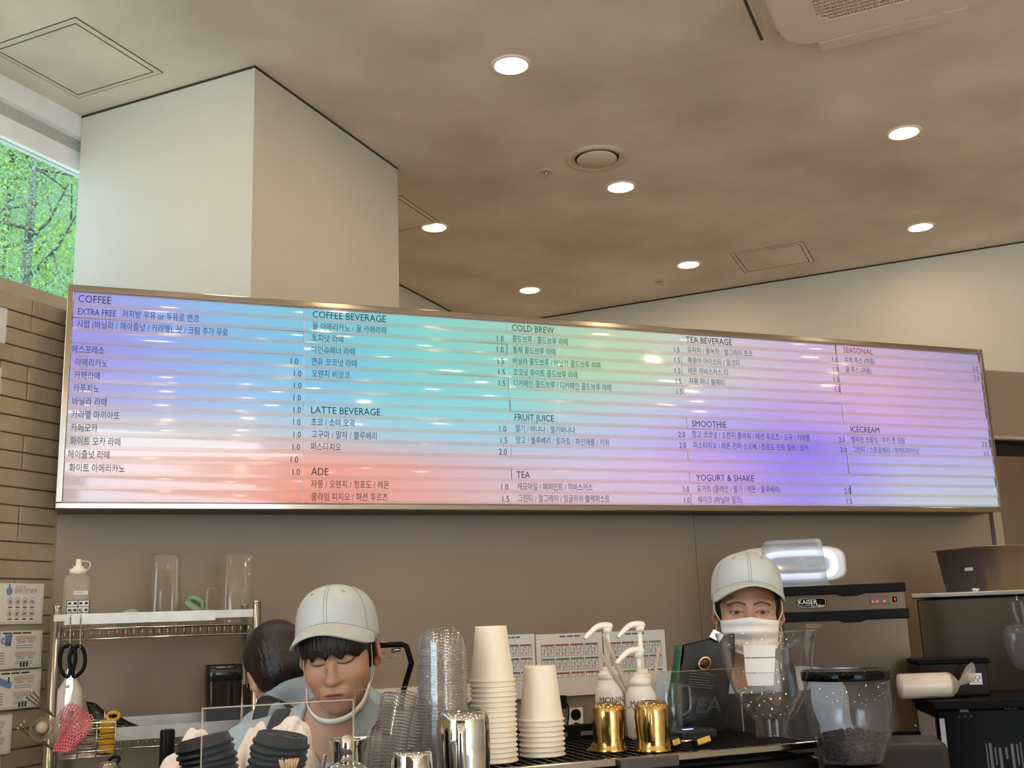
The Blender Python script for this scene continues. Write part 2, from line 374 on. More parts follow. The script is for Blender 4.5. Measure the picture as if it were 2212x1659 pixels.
# ceiling cassette air conditioner
ACM = mat('cassette_plastic', (222, 204, 188), .5, 0, .02)
ac = thing('ceiling_air_conditioner', 'square ceiling cassette air conditioner with a lattice grille, cut by the top edge', 'air conditioner', pq(3.64, .075, H), math.pi/4)
A = .475
g = MB(); out = []
for i in range(40):
    a = 2*math.pi*(i+.5)/40; ca, sa = math.cos(a), math.sin(a); q = (abs(ca)**9+abs(sa)**9)**(-1/9); out.append((A*ca*q, A*sa*q))
inn = []
for i in range(40):
    x, y = out[i]; k = .315/max(abs(x), abs(y)); inn.append((x*k, y*k))
v = [(x, y, -.052) for x, y in out]+[(x*.98, y*.98, -.062) for x, y in out]+[(x, y, -.062) for x, y in inn]+[(x, y, -.048) for x, y in inn]+[(x, y, -.03) for x, y in out]
fs = []
for i in range(40):
    j = (i+1) % 40; fs += [(200-40+i, 200-40+j, j, i), (i, j, 40+j, 40+i), (40+i, 40+j, 80+j, 80+i), (80+i, 80+j, 120+j, 120+i)]
g.add(v, fs, False); g.build('cover', ACM, ac, weld=True)
g = MB(); g.box((0, 0, -.015), (2*A-.06, 2*A-.06, .03)); g.box((-.06, .50, -.001), (2*A+.1, .12, .002)); g.box((-.06, -.50, -.001), (2*A+.1, .12, .002)); g.build('base', CEILM, ac); g = MB(); g.box((-.06, .556, -.0015), (2*A+.06, .012, .003)); g.build('slot', HG, ac)
g = MB(); g.box((0, 0, -.040), (.64, .64, .006)); g.build('filter', mat('filter_dark', (48, 40, 36), .8), ac)
g = MB()
for i in range(-12, 13):
    o = i*.0245
    g.box((0, o, -.054), (.63, .003, .012)); g.box((o, 0, -.054), (.003, .63, .012))
for i in range(-25, 26):
    o = i*.0245; L = .63-abs(o)
    if L > .03: g.box((o/2, -o/2, -.054), (L*1.414-.01, .003, .010), rotz(math.pi/4))
g.build('grille', ACM, ac)
g = MB(); g.box((.525, .06, -.050), (.10, .56, .006), roty(math.radians(-9))); g.build('wind_deflector', mat('deflector', (226, 216, 202), .5), ac, label='pale flap hung along one side')
g = MB(); g.box((0, .50, -.028), (.74, .06, .004), rotx(.5)); g.build('louvre_flap', VENTM, ac)
# ------------------------------------------------------------------ illuminated menu board
YB = 3.5
tl, bl, brr, tr_ = [atY(x, y, YB) for x, y in ((148, 616), (119, 1099), (2163, 1107), (2118.6, 756.7))]
BX0 = (tl[0]+bl[0])/2; BX1 = (brr[0]+tr_[0])/2; BZ0 = (bl[2]+brr[2])/2; BZ1 = (tl[2]+tr_[2])/2
mb = thing('menu_board', 'long backlit menu board in pastel rainbow colours hung on the partition', 'menu board', ((BX0+BX1)/2, YB, BZ0))
OX, OZ = (BX0+BX1)/2, BZ0; FW = .0185
wd, ht = BX1-BX0, BZ1-BZ0
b = MB()
b.box((0, -.002, FW/2), (wd, .022, FW)); b.box((0, -.002, ht-FW/2), (wd, .022, FW))
for sx in (-1, 1): b.box((sx*(wd/2-FW/2), -.002, ht/2), (FW, .022, ht-2*FW))
b.build('frame', FRAME, mb, bevel=.002)
b = MB(); b.box((0, .0905, ht/2), (wd-.004, .157, ht-.004)); b.build('housing', mat('board_housing', (92, 82, 72), .6), mb)
# the printed colours: pixel columns and colours for rows from top to bottom of the light panel
GR = [(0.00, [(160, 165, 160, 240), (350, 150, 180, 244), (500, 138, 200, 240), (700, 126, 206, 226), (900, 136, 216, 214), (1100, 160, 216, 194), (1300, 190, 216, 184), (1450, 206, 214, 200), (1550, 214, 204, 214), (1700, 208, 188, 216), (1900, 204, 180, 210), (2100, 172, 160, 205)]),
 (0.25, [(160, 158, 150, 238), (350, 150, 168, 242), (500, 138, 190, 242), (700, 120, 200, 232), (900, 126, 216, 214), (1100, 142, 216, 204), (1250, 176, 222, 184), (1400, 196, 220, 190), (1550, 214, 210, 216), (1700, 214, 188, 222), (1900, 226, 178, 216), (2100, 190, 162, 210)]),
 (0.50, [(150, 175, 172, 228), (300, 168, 178, 238), (500, 160, 195, 242), (700, 140, 205, 237), (900, 134, 216, 226), (1100, 146, 220, 226), (1250, 186, 214, 222), (1400, 200, 204, 238), (1550, 194, 178, 244), (1700, 186, 160, 244), (1900, 212, 172, 234), (2120, 196, 170, 228)]),
 (0.65, [(150, 205, 200, 206), (300, 206, 206, 212), (500, 206, 210, 216), (700, 184, 206, 226), (900, 166, 210, 232), (1100, 172, 210, 232), (1250, 196, 204, 238), (1400, 200, 188, 242), (1550, 184, 162, 248), (1700, 156, 134, 250), (1750, 146, 124, 250), (1900, 184, 174, 248), (2120, 190, 178, 238)]),
 (0.80, [(150, 220, 196, 190), (300, 232, 190, 180), (500, 238, 180, 165), (700, 244, 162, 148), (850, 238, 170, 164), (1100, 216, 194, 214), (1250, 216, 200, 230), (1400, 222, 190, 232), (1550, 206, 168, 244), (1700, 164, 138, 250), (1800, 164, 148, 250), (1950, 190, 190, 238), (2140, 190, 195, 226)]),
 (1.00, [(140, 196, 180, 180), (300, 216, 175, 170), (500, 238, 165, 150), (680, 240, 140, 126), (850, 238, 164, 154), (1100, 226, 190, 196), (1300, 222, 194, 216), (1500, 216, 190, 226), (1650, 190, 165, 242), (1750, 164, 148, 242), (1850, 186, 186, 238), (2000, 200, 215, 226), (2150, 190, 206, 212)])]
def board_colour(X, z):
    px, py = proj((X, YB, z)); v = min(max((OZ+ht-FW-z)/(ht-2*FW), 0), 1)
    rows = [np.array([np.interp(px, [c[0] for c in r], [c[k] for c in r]) for k in (1, 2, 3)]) for _, r in GR]
    vs = [g[0] for g in GR]; return lin([np.interp(v, vs, [r[k] for r in rows])*.95+9 for k in range(3)])  # channels pulled slightly paler, painting hazy reflections into the print
NR = 16; zin0, zin1 = FW+.004, ht-FW-.004; RH = (zin1-zin0)/NR
cols_px = [655, 1100, 1478, 1818]
CXS = [-wd/2+FW]+[atY(px, 880, YB)[0]-OX for px in cols_px]+[wd/2-FW]
FACE = attr_mat('menu_light_panel', 'Col', .05, emit=.53, base=.10); FACE.node_tree.nodes['Principled BSDF'].inputs['Specular IOR Level'].default_value = .5
vv, ff, cc, sm = [], [], [], []
for r in range(NR):
    z0 = zin1-(r+1)*RH; z1 = zin1-r*RH
    for cidx in range(5):
        x0, x1 = CXS[cidx]+.0006, CXS[cidx+1]-.0006; tz = random.gauss(0, .016); tx = random.gauss(.006, .014); bow = random.gauss(0, .0025)
        n = 14; base = len(vv)
        for j in range(3):
            for i in range(n+1):
                x = x0+(x1-x0)*i/n; z = z0+(z1-z0)*j/2
                y = -.004+(x-(x0+x1)/2)*tz*.25+(z-(z0+z1)/2)*tx+bow*((2*i/n-1)**2+.2*(j-1)**2)
                vv.append((x, min(y, .004), z)); cc.append(board_colour(x+OX, z+OZ))
        for j in range(2):
            for i in range(n):
                a = base+j*(n+1)+i; ff.append((a, a+1, a+n+2, a+n+1))
me = bpy.data.meshes.new('light_panel'); me.from_pydata(vv, [], ff); me.polygons.foreach_set('use_smooth', [True]*len(ff))
at = me.color_attributes.new('Col', 'FLOAT_COLOR', 'POINT'); at.data.foreach_set('color', np.column_stack([np.array(cc), np.ones(len(cc))]).astype(np.float32).ravel())
me.materials.append(FACE); o = bpy.data.objects.new('light_panel', me); COL.objects.link(o); o.parent = mb
RAIL = clear('acrylic_rail', (252, 246, 244), .8, .08, .20, (240, 226, 220))
for r in range(NR+1):
    b = MB(); z = zin1-r*RH; b.box((0, -.0125, z+.001), (wd-2*FW, .005, .0115)); b.build('rail', RAIL, mb)
for x in CXS[1:-1]: b = MB(); b.box((x, -.0062, ht/2), (.0016, .002, ht-2*FW-.01)); b.build('seam', mat('acrylic_seam', (176, 172, 186), .4, emit=(190, 180, 190), estr=.3), mb)
def rowz(r): return zin1-(r-.5)*RH-.0115          # baseline in row r (1..16)
SECT = []   # name, heading row, heading, items [(row, text)], left px at that row, size factor
MENU = [
 ('COFFEE', 1, 169, 647, [(2, 'EXTRA FREE   저지방 우유 or 두유로 변경', 168), (3, '시럽 (바닐라 / 헤이즐넛 / 카라멜), 샷 / 크림 추가 무료', 166), (5, '에스프레소', 155), (6, '아메리카노', 162), (7, '카페라떼', 160), (8, '카푸치노', 158), (9, '바닐라 라떼', 156), (10, '카라멜 마끼아또', 154), (11, '카페모카', 153), (12, '화이트 모카 라떼', 151), (13, '헤이즐넛 라떼', 146), (14, '화이트 아메리카노', 149)], 0,
  [(5, '1.0', 644), (6, '1.0', 651), (7, '1.0', 651), (8, '1.0', 650), (9, '1.0', 650), (10, '1.0', 649), (11, '1.0', 650), (12, '1.0', 648), (13, '1.0', 644), (14, '1.0', 648)]),
 ('COFFEE BEVERAGE', 1, 675, 685, [(2, '꿀 아메리카노 / 꿀 카페라떼', 675), (3, '토피넛 라떼', 674), (4, '아인슈페너 라떼', 673), (5, '연유 코코넛 라떼', 673), (6, '오렌지 비앙코', 674)], 1,
  [(2, '1.0', 1088), (3, '1.0', 1088), (4, '1.5', 1089), (5, '1.5', 1091), (6, '1.5', 1092)]),
 ('LATTE BEVERAGE', 9, 672, 889, [(10, '초코 / 소이 오곡', 672), (11, '고구마 / 말차 / 블루베리', 673), (12, '피스타치오', 671)], 1, [(10, '1.0', 1094), (11, '1.5', 1096), (12, '2.0', 1095)]),
 ('ADE', 14, 672, 1020, [(15, '자몽 / 오렌지 / 청포도 / 레몬', 672), (16, '쿨라임 피지오 / 패션 후르츠', 672)], 1, [(15, '1.0', 1098), (16, '1.5', 1100)]),
 ('COLD BREW', 1, 1106, 713, [(2, '콜드브루 / 콜드브루 라떼', 1107), (3, '돌체 콜드브루 라떼', 1108), (4, '바닐라 콜드브루 / 바닐라 콜드브루 라떼', 1108), (5, '코코넛 화이트 콜드브루 라떼', 1109), (6, '디카페인 콜드브루 / 디카페인 콜드브루 라떼', 1110)], 2,
  [(2, '1.5', 1468), (3, '1.5', 1469), (4, '1.5', 1470), (5, '1.5', 1472), (6, '1.5', 1474)]),
 ('FRUIT JUICE', 9, 1112, 903, [(10, '딸기 / 바나나 / 딸기바나나', 1114), (11, '망고 / 블루베리 / 토마토 / 파인애플 / 키위', 1115)], 2, [(10, '2.0', 1480), (11, '2.0', 1482)]),
 ('TEA', 14, 1116, 1025, [(15, '캐모마일 / 페퍼민트 / 히비스커스', 1118), (16, '그린티 / 얼그레이 / 잉글리쉬 블랙퍼스트', 1119)], 2, [(15, '1.0', 1489), (16, '1.0', 1491)]),
 ('TEA BEVERAGE', 1, 1482, 739, [(2, '유자차 / 꿀녹차 / 얼그레이 초코', 1485), (3, '복숭아 아이스티 / 밀크티', 1486), (4, '레몬 히비스커스 티', 1487), (5, '자몽 허니 블랙티', 1489)], 3,
  [(2, '1.0', 1810), (3, '1.0', 1812), (4, '1.5', 1813), (5, '1.5', 1815)]),
 ('SMOOTHIE', 9, 1495, 917, [(10, '망고 코코넛 / 오렌지 플라워 / 패션 후르츠 / 오곡 / 카라멜', 1496), (11, '피스타치오 / 레몬 진저 소르베 / 청포도 민트 칠러 / 모카', 1498)], 3, [(10, '2.0', 1826), (11, '2.0', 1829)]),
 ('YOGURT & SHAKE', 14, 1504, 1035, [(15, '요거트 (플레인 / 딸기 / 레몬 / 블루베리)', 1506), (16, '쉐이크 (바닐라 밀크)', 1508)], 3, [(15, '2.0', 1838), (16, '1.5', 1841)]),
 ('SEASONAL', 1, 1822, 759, [(2, '수박 주스 (여름)', 1825), (3, '귤 주스 (겨울)', 1827)], 4, [(2, '2.0', 2113), (3, '2.0', 2116)]),
 ('ICECREAM', 9, 1838, 931, [(10, '벨지안 초콜릿 / 쿠키 앤 크림', 1840), (11, '그린티 / 스트로베리 / 마카다미아넛', 1843)], 4, [(10, '3.0', 2133), (11, '3.0', 2137)]),
]
# known widths (pixels) of one long line per column set the letter width of that column
REFW = {0: ('시럽 (바닐라 / 헤이즐넛 / 카라멜), 샷 / 크림 추가 무료', 166, 492, 707), 1: ('꿀 아메리카노 / 꿀 카페라떼', 675, 834, 710), 2: ('바닐라 콜드브루 / 바닐라 콜드브루 라떼', 1108, 1296, 787),
        3: ('망고 코코넛 / 오렌지 플라워 / 패션 후르츠 / 오곡 / 카라멜', 1496, 1748, 942), 4: ('그린티 / 스트로베리 / 마카다미아넛', 1843, 1984, 975)}
SZ = .0295; HS = .0345
refs = text_parts([(REFW[k][0], SZ, None, 'L') for k in range(5)]); KX = []
for k in range(5):
    t_, x0, x1, y = REFW[k]; w_ = atY(x1, y, YB)[0]-atY(x0, y, YB)[0]; v = refs[k][0]; KX.append(w_/(v[:, 0].max()-v[:, 0].min()))
def xat(px, r):
    X = 0.0                                    # board x where row r is seen at pixel column px
    lo, hi = -wd/2, wd/2
    for _ in range(40):
        md = (lo+hi)/2
        if proj((md+OX, YB-.01, OZ+rowz(r)))[0] < px: lo = md
        else: hi = md
    return (lo+hi)/2
REDINK = mat('red_ink', (150, 28, 44), .6, 0, .02)
for head, hr, hx, hy, items, col, prices in MENU:
    tx = text_parts([(head, HS, None, 'L')]+[(t_, SZ, None, 'L') for _, t_, _ in items]+[(p_, SZ*1.02, None, 'R') for _, p_, _ in prices])
    hb = MB(); kx = KX[col]
    def put(m_, vf, k, X, z): v, f = vf; v = v*np.array([k, 1, 1]); m_.add(v-np.array([v[:, 0].min(), 0, 0]) if k > 0 else v, f, False, XZ, (X, -.0105, z))
    put(hb, tx[0], kx*1.16, xat(hx, hr), rowz(hr)-.001)
    for k, (r, t_, px) in enumerate(items): ib = MB(); put(ib, tx[1+k], kx, xat(px, r), rowz(r)); ib.build('menu_line', INK, mb)
    for k, (r, p_, px) in enumerate(prices):
        v, f = tx[1+len(items)+k]; pb = MB(); pb.add(v*np.array([kx*1.14, 1, 1]), f, False, XZ, (xat(px, r), -.0105, rowz(r)-.002)); pb.build('price', INK, mb)
    hb.build('heading', REDINK if head == 'SEASONAL' else INK, mb, label='dark red heading' if head == 'SEASONAL' else None)
# ------------------------------------------------------------------ trees outside the window
BARK = mat('bark', (92, 86, 78), .9, 0, .2, 12)
def leafmat(name, c):
    m = mat(name, c, .55, 0, .35, 5); n = m.node_tree.nodes; l = m.node_tree.links; b_ = n['Principled BSDF']
    tl_ = n.new('ShaderNodeBsdfTranslucent'); tl_.inputs[0].default_value = rgba([min(255, x*1.15) for x in c]); mx = n.new('ShaderNodeMixShader'); mx.inputs[0].default_value = .5
    l.new(b_.outputs[0], mx.inputs[1]); l.new(tl_.outputs[0], mx.inputs[2]); l.new(mx.outputs[0], n['Material Output'].inputs[0]); return m
LEAF = [leafmat('leaf_soft_green', (124, 150, 116)), leafmat('leaf_fresh_green', (150, 172, 88)), leafmat('leaf_pale_green', (136, 166, 134))]
def tree(loc, h, crown, n, ls, k, label, seed):
    r = np.random.default_rng(seed); t = thing('tree', label, 'tree', loc, 0, 'trees outside the window')
    tr = MB(); tr.tube([(0, 0, 0), (.05, .03, h*.35), (-.05, .06, h*.7), (0, 0, h)], [.085, .07, .045, .012], 10)
    pts = []
    for i in range(34):
        z = h*r.uniform(.28, .97); a = r.uniform(0, 6.28); L = crown*r.uniform(.5, 1)*(1.15-z/h*.55)
        e = np.array([math.cos(a)*L, math.sin(a)*L, z+L*r.uniform(.1, .6)]); s = np.array([0, 0, z]); m_ = (s+e)/2+np.array([0, 0, -.1*L])
        tr.tube([s, m_, e], [.022, .014, .005], 5)
        for j in range(3):
            q = s+(e-s)*r.uniform(.3, 1); e2 = q+r.normal(0, .35, 3)*crown*.5; tr.tube([q, (q+e2)/2+(0, 0, .05), e2], [.009, .006, .003], 4); pts += [q+(e2-q)*u for u in (.4, .7, 1)]
        pts += [s+(e-s)*u for u in (.45, .7, .85, 1)]
    tr.build('trunk', BARK, t)
    P = np.array(pts); c = P[r.integers(0, len(P), n)]+r.normal(0, .22, (n, 3))*crown*.55
    d1 = r.normal(0, 1, (n, 3)); d1 /= np.linalg.norm(d1, axis=1)[:, None]; d2 = np.cross(d1, r.normal(0, 1, (n, 3))); d2 /= np.linalg.norm(d2, axis=1)[:, None]
    s_ = ls*r.uniform(.6, 1.3, (n, 1)); V = np.stack([c-d1*s_, c+d2*s_*.45, c+d1*s_, c-d2*s_*.45], 1).reshape(-1, 3)
    lf = MB(); lf.add(V, [(4*i, 4*i+1, 4*i+2, 4*i+3) for i in range(n)], False); o = lf.build('foliage', LEAF[k], t); o['kind'] = 'stuff'
TREES = [(75, 7.5, 1.9, 60000, .017, 0, 'slender tree with fine soft foliage, its dark trunk seen through the window'),
         (20, 10.8, 1.8, 34000, .040, 1, 'bright yellow-green leafy tree behind the slender one'),
         (170, 13.0, 1.8, 34000, .040, 2, 'pale green tree beside the pillar edge'),
         (85, 17.0, 2.6, 26000, .085, 2, 'wide background tree filling the gaps behind the slender tree'),
         (-10, 22.0, 3.0, 20000, .12, 0, 'wide background tree at the left edge of the window'),
         (150, 29.5, 4.0, 20000, .17, 1, 'tallest background tree, nearest the pillar')]
for i_, (px_, q_, cr_, n_, ls_, k_, lb_) in enumerate(TREES):
    g_ = atQ(px_, 480, q_); tree((g_[0], g_[1], -.5), (g_[2]+.5)*1.32, cr_, n_, ls_, k_, lb_, 31+i_)
struct((lambda m_: (m_.box((-8, 16, -.6), (60, 60, .2)), m_)[1])(MB()).build('ground_outside', mat('ground_outside', (196, 190, 178), .9, 0, .08, 1)))
# ------------------------------------------------------------------ signed-distance sculpting for people and soft things
class Field:
    def __init__(s, xs, ys, zs): s.a = [np.asarray(q, np.float32) for q in (xs, ys, zs)]; s.D = np.full([len(q) for q in s.a], 1.0, np.float32)
    def _blk(s, lo, hi, m):
        ix = [(max(int(np.searchsorted(a, l-m))-1, 0), min(int(np.searchsorted(a, h+m))+1, len(a))) for a, l, h in zip(s.a, lo, hi)]
        if any(b-a < 2 for a, b in ix): return None, None
        sl = tuple(slice(a, b) for a, b in ix); X, Y, Z = np.meshgrid(*[q[k] for q, k in zip(s.a, sl)], indexing='ij'); return sl, np.stack([X, Y, Z], -1)
    def op(s, fn, lo, hi, k=.01, sub=False, inter=False):
        sl, Pn = s._blk(lo, hi, max(k, .004)*1.6+.012)
        if sl is None: return s
        d = fn(Pn).astype(np.float32); D = s.D[sl]
        if sub: d = -d
        if sub or inter:
            h = np.clip(.5-.5*(D-d)/k, 0, 1); s.D[sl] = D*(1-h)+d*h+k*h*(1-h)
        else:
            h = np.clip(.5+.5*(D-d)/k, 0, 1); s.D[sl] = D*(1-h)+d*h-k*h*(1-h)
        return s
    def ell(s, c, r, k=.01, R=None, sub=False):
        c = np.asarray(c, float); r = np.asarray(r, float); Rt = None if R is None else np.asarray(R)
        ex = r if R is None else np.sqrt(((np.asarray(R)*r)**2).sum(1))
        def fn(P_):
            q = P_-c
            if Rt is not None: q = q@Rt
            k0 = np.sqrt(((q/r)**2).sum(-1))+1e-9; k1 = np.sqrt(((q/r**2)**2).sum(-1))+1e-9; return k0*(k0-1)/k1
        return s.op(fn, c-ex, c+ex, k, sub)
    def cap(s, a, b, r1, r2=None, k=.01, sub=False):
        a = np.asarray(a, float); b = np.asarray(b, float); r2 = r1 if r2 is None else r2; d = b-a; L2 = d@d
        def fn(P_):
            q = P_-a; h = np.clip((q@d)/L2, 0, 1); return np.sqrt(((q-h[..., None]*d)**2).sum(-1))-(r1+(r2-r1)*h)
        m = max(r1, r2); return s.op(fn, np.minimum(a, b)-m, np.maximum(a, b)+m, k, sub)
    def mesh(s):
        D = s.D; S = D < 0; nx, ny, nz = D.shape
        c = [(i, j, k) for i in (0, 1) for j in (0, 1) for k in (0, 1)]
        sh = lambda A, o: A[o[0]:nx-1+o[0], o[1]:ny-1+o[1], o[2]:nz-1+o[2]]
        cnt = sum(sh(S, o).astype(np.int8) for o in c); act = (cnt > 0) & (cnt < 8); I = np.argwhere(act)
        num = np.zeros((len(I), 3)); w = np.zeros(len(I)); G = lambda o: (I[:, 0]+o[0], I[:, 1]+o[1], I[:, 2]+o[2])
        co = lambda o: np.stack([s.a[q][I[:, q]+o[q]] for q in range(3)], 1)
        for ax in range(3):
            for u in (0, 1):
                for v in (0, 1):
                    o0 = [0, 0, 0]; o1 = [0, 0, 0]; oth = [q for q in range(3) if q != ax]
                    o0[oth[0]] = o1[oth[0]] = u; o0[oth[1]] = o1[oth[1]] = v; o1[ax] = 1
                    d0, d1 = D[G(o0)], D[G(o1)]; x = (d0 < 0) != (d1 < 0); t = np.where(x, d0/(d0-d1+1e-12), 0)[:, None]
                    num += np.where(x[:, None], co(o0)*(1-t)+co(o1)*t, 0); w += x
        V = num/w[:, None]; idx = -np.ones(act.shape, np.int64); idx[tuple(I.T)] = np.arange(len(I)); fs = []
        for ax in range(3):
            o = [q for q in range(3) if q != ax]
            a = [slice(1, n-1) for n in (nx, ny, nz)]; a[ax] = slice(0, (nx, ny, nz)[ax]-1); b_ = list(a); b_[ax] = slice(1, (nx, ny, nz)[ax])
            S0, S1 = S[tuple(a)], S[tuple(b_)]; E = np.argwhere(S0 != S1)+np.array([0 if q == ax else 1 for q in range(3)])
            fl = S[tuple(E.T)]
            def g(du, dv): e = E.copy(); e[:, o[0]] -= du; e[:, o[1]] -= dv; return idx[tuple(e.T)]
            q = np.stack([g(1, 1), g(0, 1), g(0, 0), g(1, 0)], 1); flip = fl if ax != 1 else ~fl
            q[~flip] = q[~flip][:, ::-1]; fs.append(q)
        Fc = np.concatenate(fs); return V, Fc[(Fc >= 0).all(1)]
    def build(s, name, m, parent=None, smooth_it=0, colour=None, label=None):
        V, Fc = s.mesh(); me = bpy.data.meshes.new(name); me.from_pydata(V.tolist(), [], Fc.tolist())
        me.polygons.foreach_set('use_smooth', [True]*len(Fc)); me.materials.append(m)
        if colour is not None:
            at_ = me.color_attributes.new('Col', 'FLOAT_COLOR', 'POINT'); cc_ = colour(V); at_.data.foreach_set('color', np.column_stack([cc_, np.ones(len(V))]).astype(np.float32).ravel())
        o = bpy.data.objects.new(name, me); COL.objects.link(o)
        if parent is not None: o.parent = parent
        if smooth_it: md = o.modifiers.new('smooth', 'SMOOTH'); md.iterations = smooth_it; md.factor = .5
        if label: o['label'] = label
        return o
def axis(lo, hi, bands, coarse):
    out = [lo]
    while out[-1] < hi:
        x = out[-1]; h = coarse
        for a, b_, s_ in bands:
            if x < a: h = min(h, max(s_, s_+(a-x)*.35))
            elif x > b_: h = min(h, max(s_, s_+(x-b_)*.35))
            else: h = min(h, s_)
        out.append(x+h)
    return out

SKINM = attr_mat('skin', 'Col', .5, base=1.0, sss=.12)
HAIRM = mat('dark_hair', (34, 24, 20), .38, 0, .35, 90, bump=.5, bscale=260, stretch=(1, 1, .12))
DENIM = mat('pale_denim', (164, 180, 190), .85, 0, .06, 22, bump=.25, bscale=420)
CAPM = mat('cap_denim', (184, 190, 188), .85, 0, .06, 16, bump=.2, bscale=420)
STITCH = mat('seam_thread', (112, 124, 132), .8, 0, .1)
STRAP = mat('apron_strap', (34, 34, 33), .8, 0, .05, 30)
ELAST = mat('mask_elastic', (224, 206, 180), .6)

def head_prims(fd, T, o=0.0, ez=0.0):
    """face and skull in head space (+x wearer's left, -y forward), T maps to person space: T(p) -> p, R"""
    Rh, c0 = T
    def E(c, r, k, sub=False, Rl=None): fd.ell(c0+Rh@np.array(c, float), np.array(r, float)+o, k, Rh if Rl is None else Rh@Rl, sub)
    def Cc(a, b_, r1, r2, k, sub=False): fd.cap(c0+Rh@np.array(a, float), c0+Rh@np.array(b_, float), r1, r2, k, sub)
    E((0, .014, .030), (.076, .095, .084), .01); E((0, -.034, -.030), (.065, .058, .083), .03)
    E((0, -.030, -.062), (.056, .050, .046), .03); E((0, -.046, -.090), (.040, .042, .032), .03); E((0, -.079, -.106), (.018, .014, .014), .022)
    for s_ in (-1, 1):
        E((s_*.040, -.062, -.034), (.025, .024, .024), .022)
        E((s_*.031, -.084, .016+ez), (.027, .010, .009), .016)
    for s_ in (-1, 1):
        E((s_*.032, -.103, -.006+ez), (.019, .013, .012), .014, True)
        E((s_*.032, -.0785, -.0075+ez), (.0165, .0145, .0115), .005)
    Cc((0, -.086, .004), (0, -.104, -.036), .0065, .0085, .014)
    E((0, -.1075, -.040), (.0118, .0105, .0098), .012)
    for s_ in (-1, 1): E((s_*.0125, -.0985, -.0425), (.0068, .0080, .0062), .008)
    E((0, -.0885, -.0725), (.030, .013, .016), .014)
    E((0, -.0955, -.0690), (.0215, .0085, .0052), .005); E((0, -.0940, -.0785), (.0180, .0090, .0062), .005)
    E((0, -.1060, -.0733), (.0240, .0075, .0014), .0025, True)
    E((0, -.1045, -.0575), (.0036, .004, .009), .006, True)
    for s_ in (-1, 1):
        Rl = rotz(s_*.5)@rotx(-.15)
        E((s_*.0840, .010, -.012), (.0085, .0195, .0300), .008, False, Rl)
        E((s_*.0920, .003, -.009), (.0058, .0110, .0180), .006, True, Rl)
        E((s_*.0790, .006, -.040), (.0065, .0090, .0100), .008)
def head_colour(V, T, skin, eyes, lips=(150, 84, 76), dz=0.0):
    Rh, c0 = T; q = (V-c0)@Rh; x, y, z = q.T; n = len(V); C = np.tile(lin(skin), (n, 1)); ax = np.abs(x)
    def mixin(w, c): nonlocal C; w = np.clip(w, 0, 1)[:, None]; C = C*(1-w)+lin(c)*w
    front = y < -.05
    blush = np.exp(-(((ax-.042)/.02)**2+((z+.04)/.02)**2))*.35*front; mixin(blush, (206, 138, 118))
    mixin(np.exp(-((x/.014)**2+((z+.041)/.012)**2))*.35*(y < -.09), (204, 134, 112))
    mixin((1-np.sqrt((x/.0225)**2+((z+.0738)/(.0085))**2))*4*front, lips)
    mixin((1.0-np.abs(z+.0734)/.0016)*(ax < .023)*(y < -.08), (92, 44, 40))
    bz = dz+.0165-.008*((ax-.03)/.024)**2; mixin((1-np.abs(z-bz)/.0045)*1.3*(ax > .009)*(ax < .054)*front, (46, 34, 28))
    mixin((1-np.sqrt((x/.02)**2+((z+.102)/.012)**2))*.12*front, (120, 96, 82))
    ez = dz-.0085; ex = (ax-.032)/.0165
    if eyes == 'open':
        up = ez+.0034*(1-ex**2); dn = ez-.0034*(1-ex**2)
        ins = (np.abs(ex) < 1)*front; mixin(np.clip((up-z)/.001, 0, 1)*np.clip((z-dn)/.001, 0, 1)*ins, (176, 160, 150))
        ir = np.sqrt((ax-.0325)**2+(z-ez)**2); mixin(np.clip((.0066-ir)/.001, 0, 1)*np.clip((up-z)/.001, 0, 1)*np.clip((z-dn)/.001, 0, 1)*ins, (24, 16, 14))
        mixin((1-np.abs(z-up)/.0019)*1.8*(np.abs(ex) < 1.1)*front, (26, 18, 16)); mixin((1-np.abs(z-dn)/.0010)*.5*ins, (96, 60, 50))
        mixin((1-np.abs(z-up-.0045)/.0010)*.5*(np.abs(ex) < 1.0)*front, (128, 86, 70))
    else:
        lz = ez-.0035-.0045*(1-ex**2)+.0018*(x*0+ex); mixin((1-np.abs(z-lz)/.0021)*1.7*(np.abs(ex) < 1.12)*front, (34, 22, 20))
        mixin((1-np.abs(z-lz-.011)/.0011)*.45*(np.abs(ex) < 1.0)*front, (128, 86, 70))
    mixin(((ax > .078)*np.exp(-(((y-.006)/.010)**2+((z+.010)/.016)**2))*.45), (176, 96, 80))
    return C
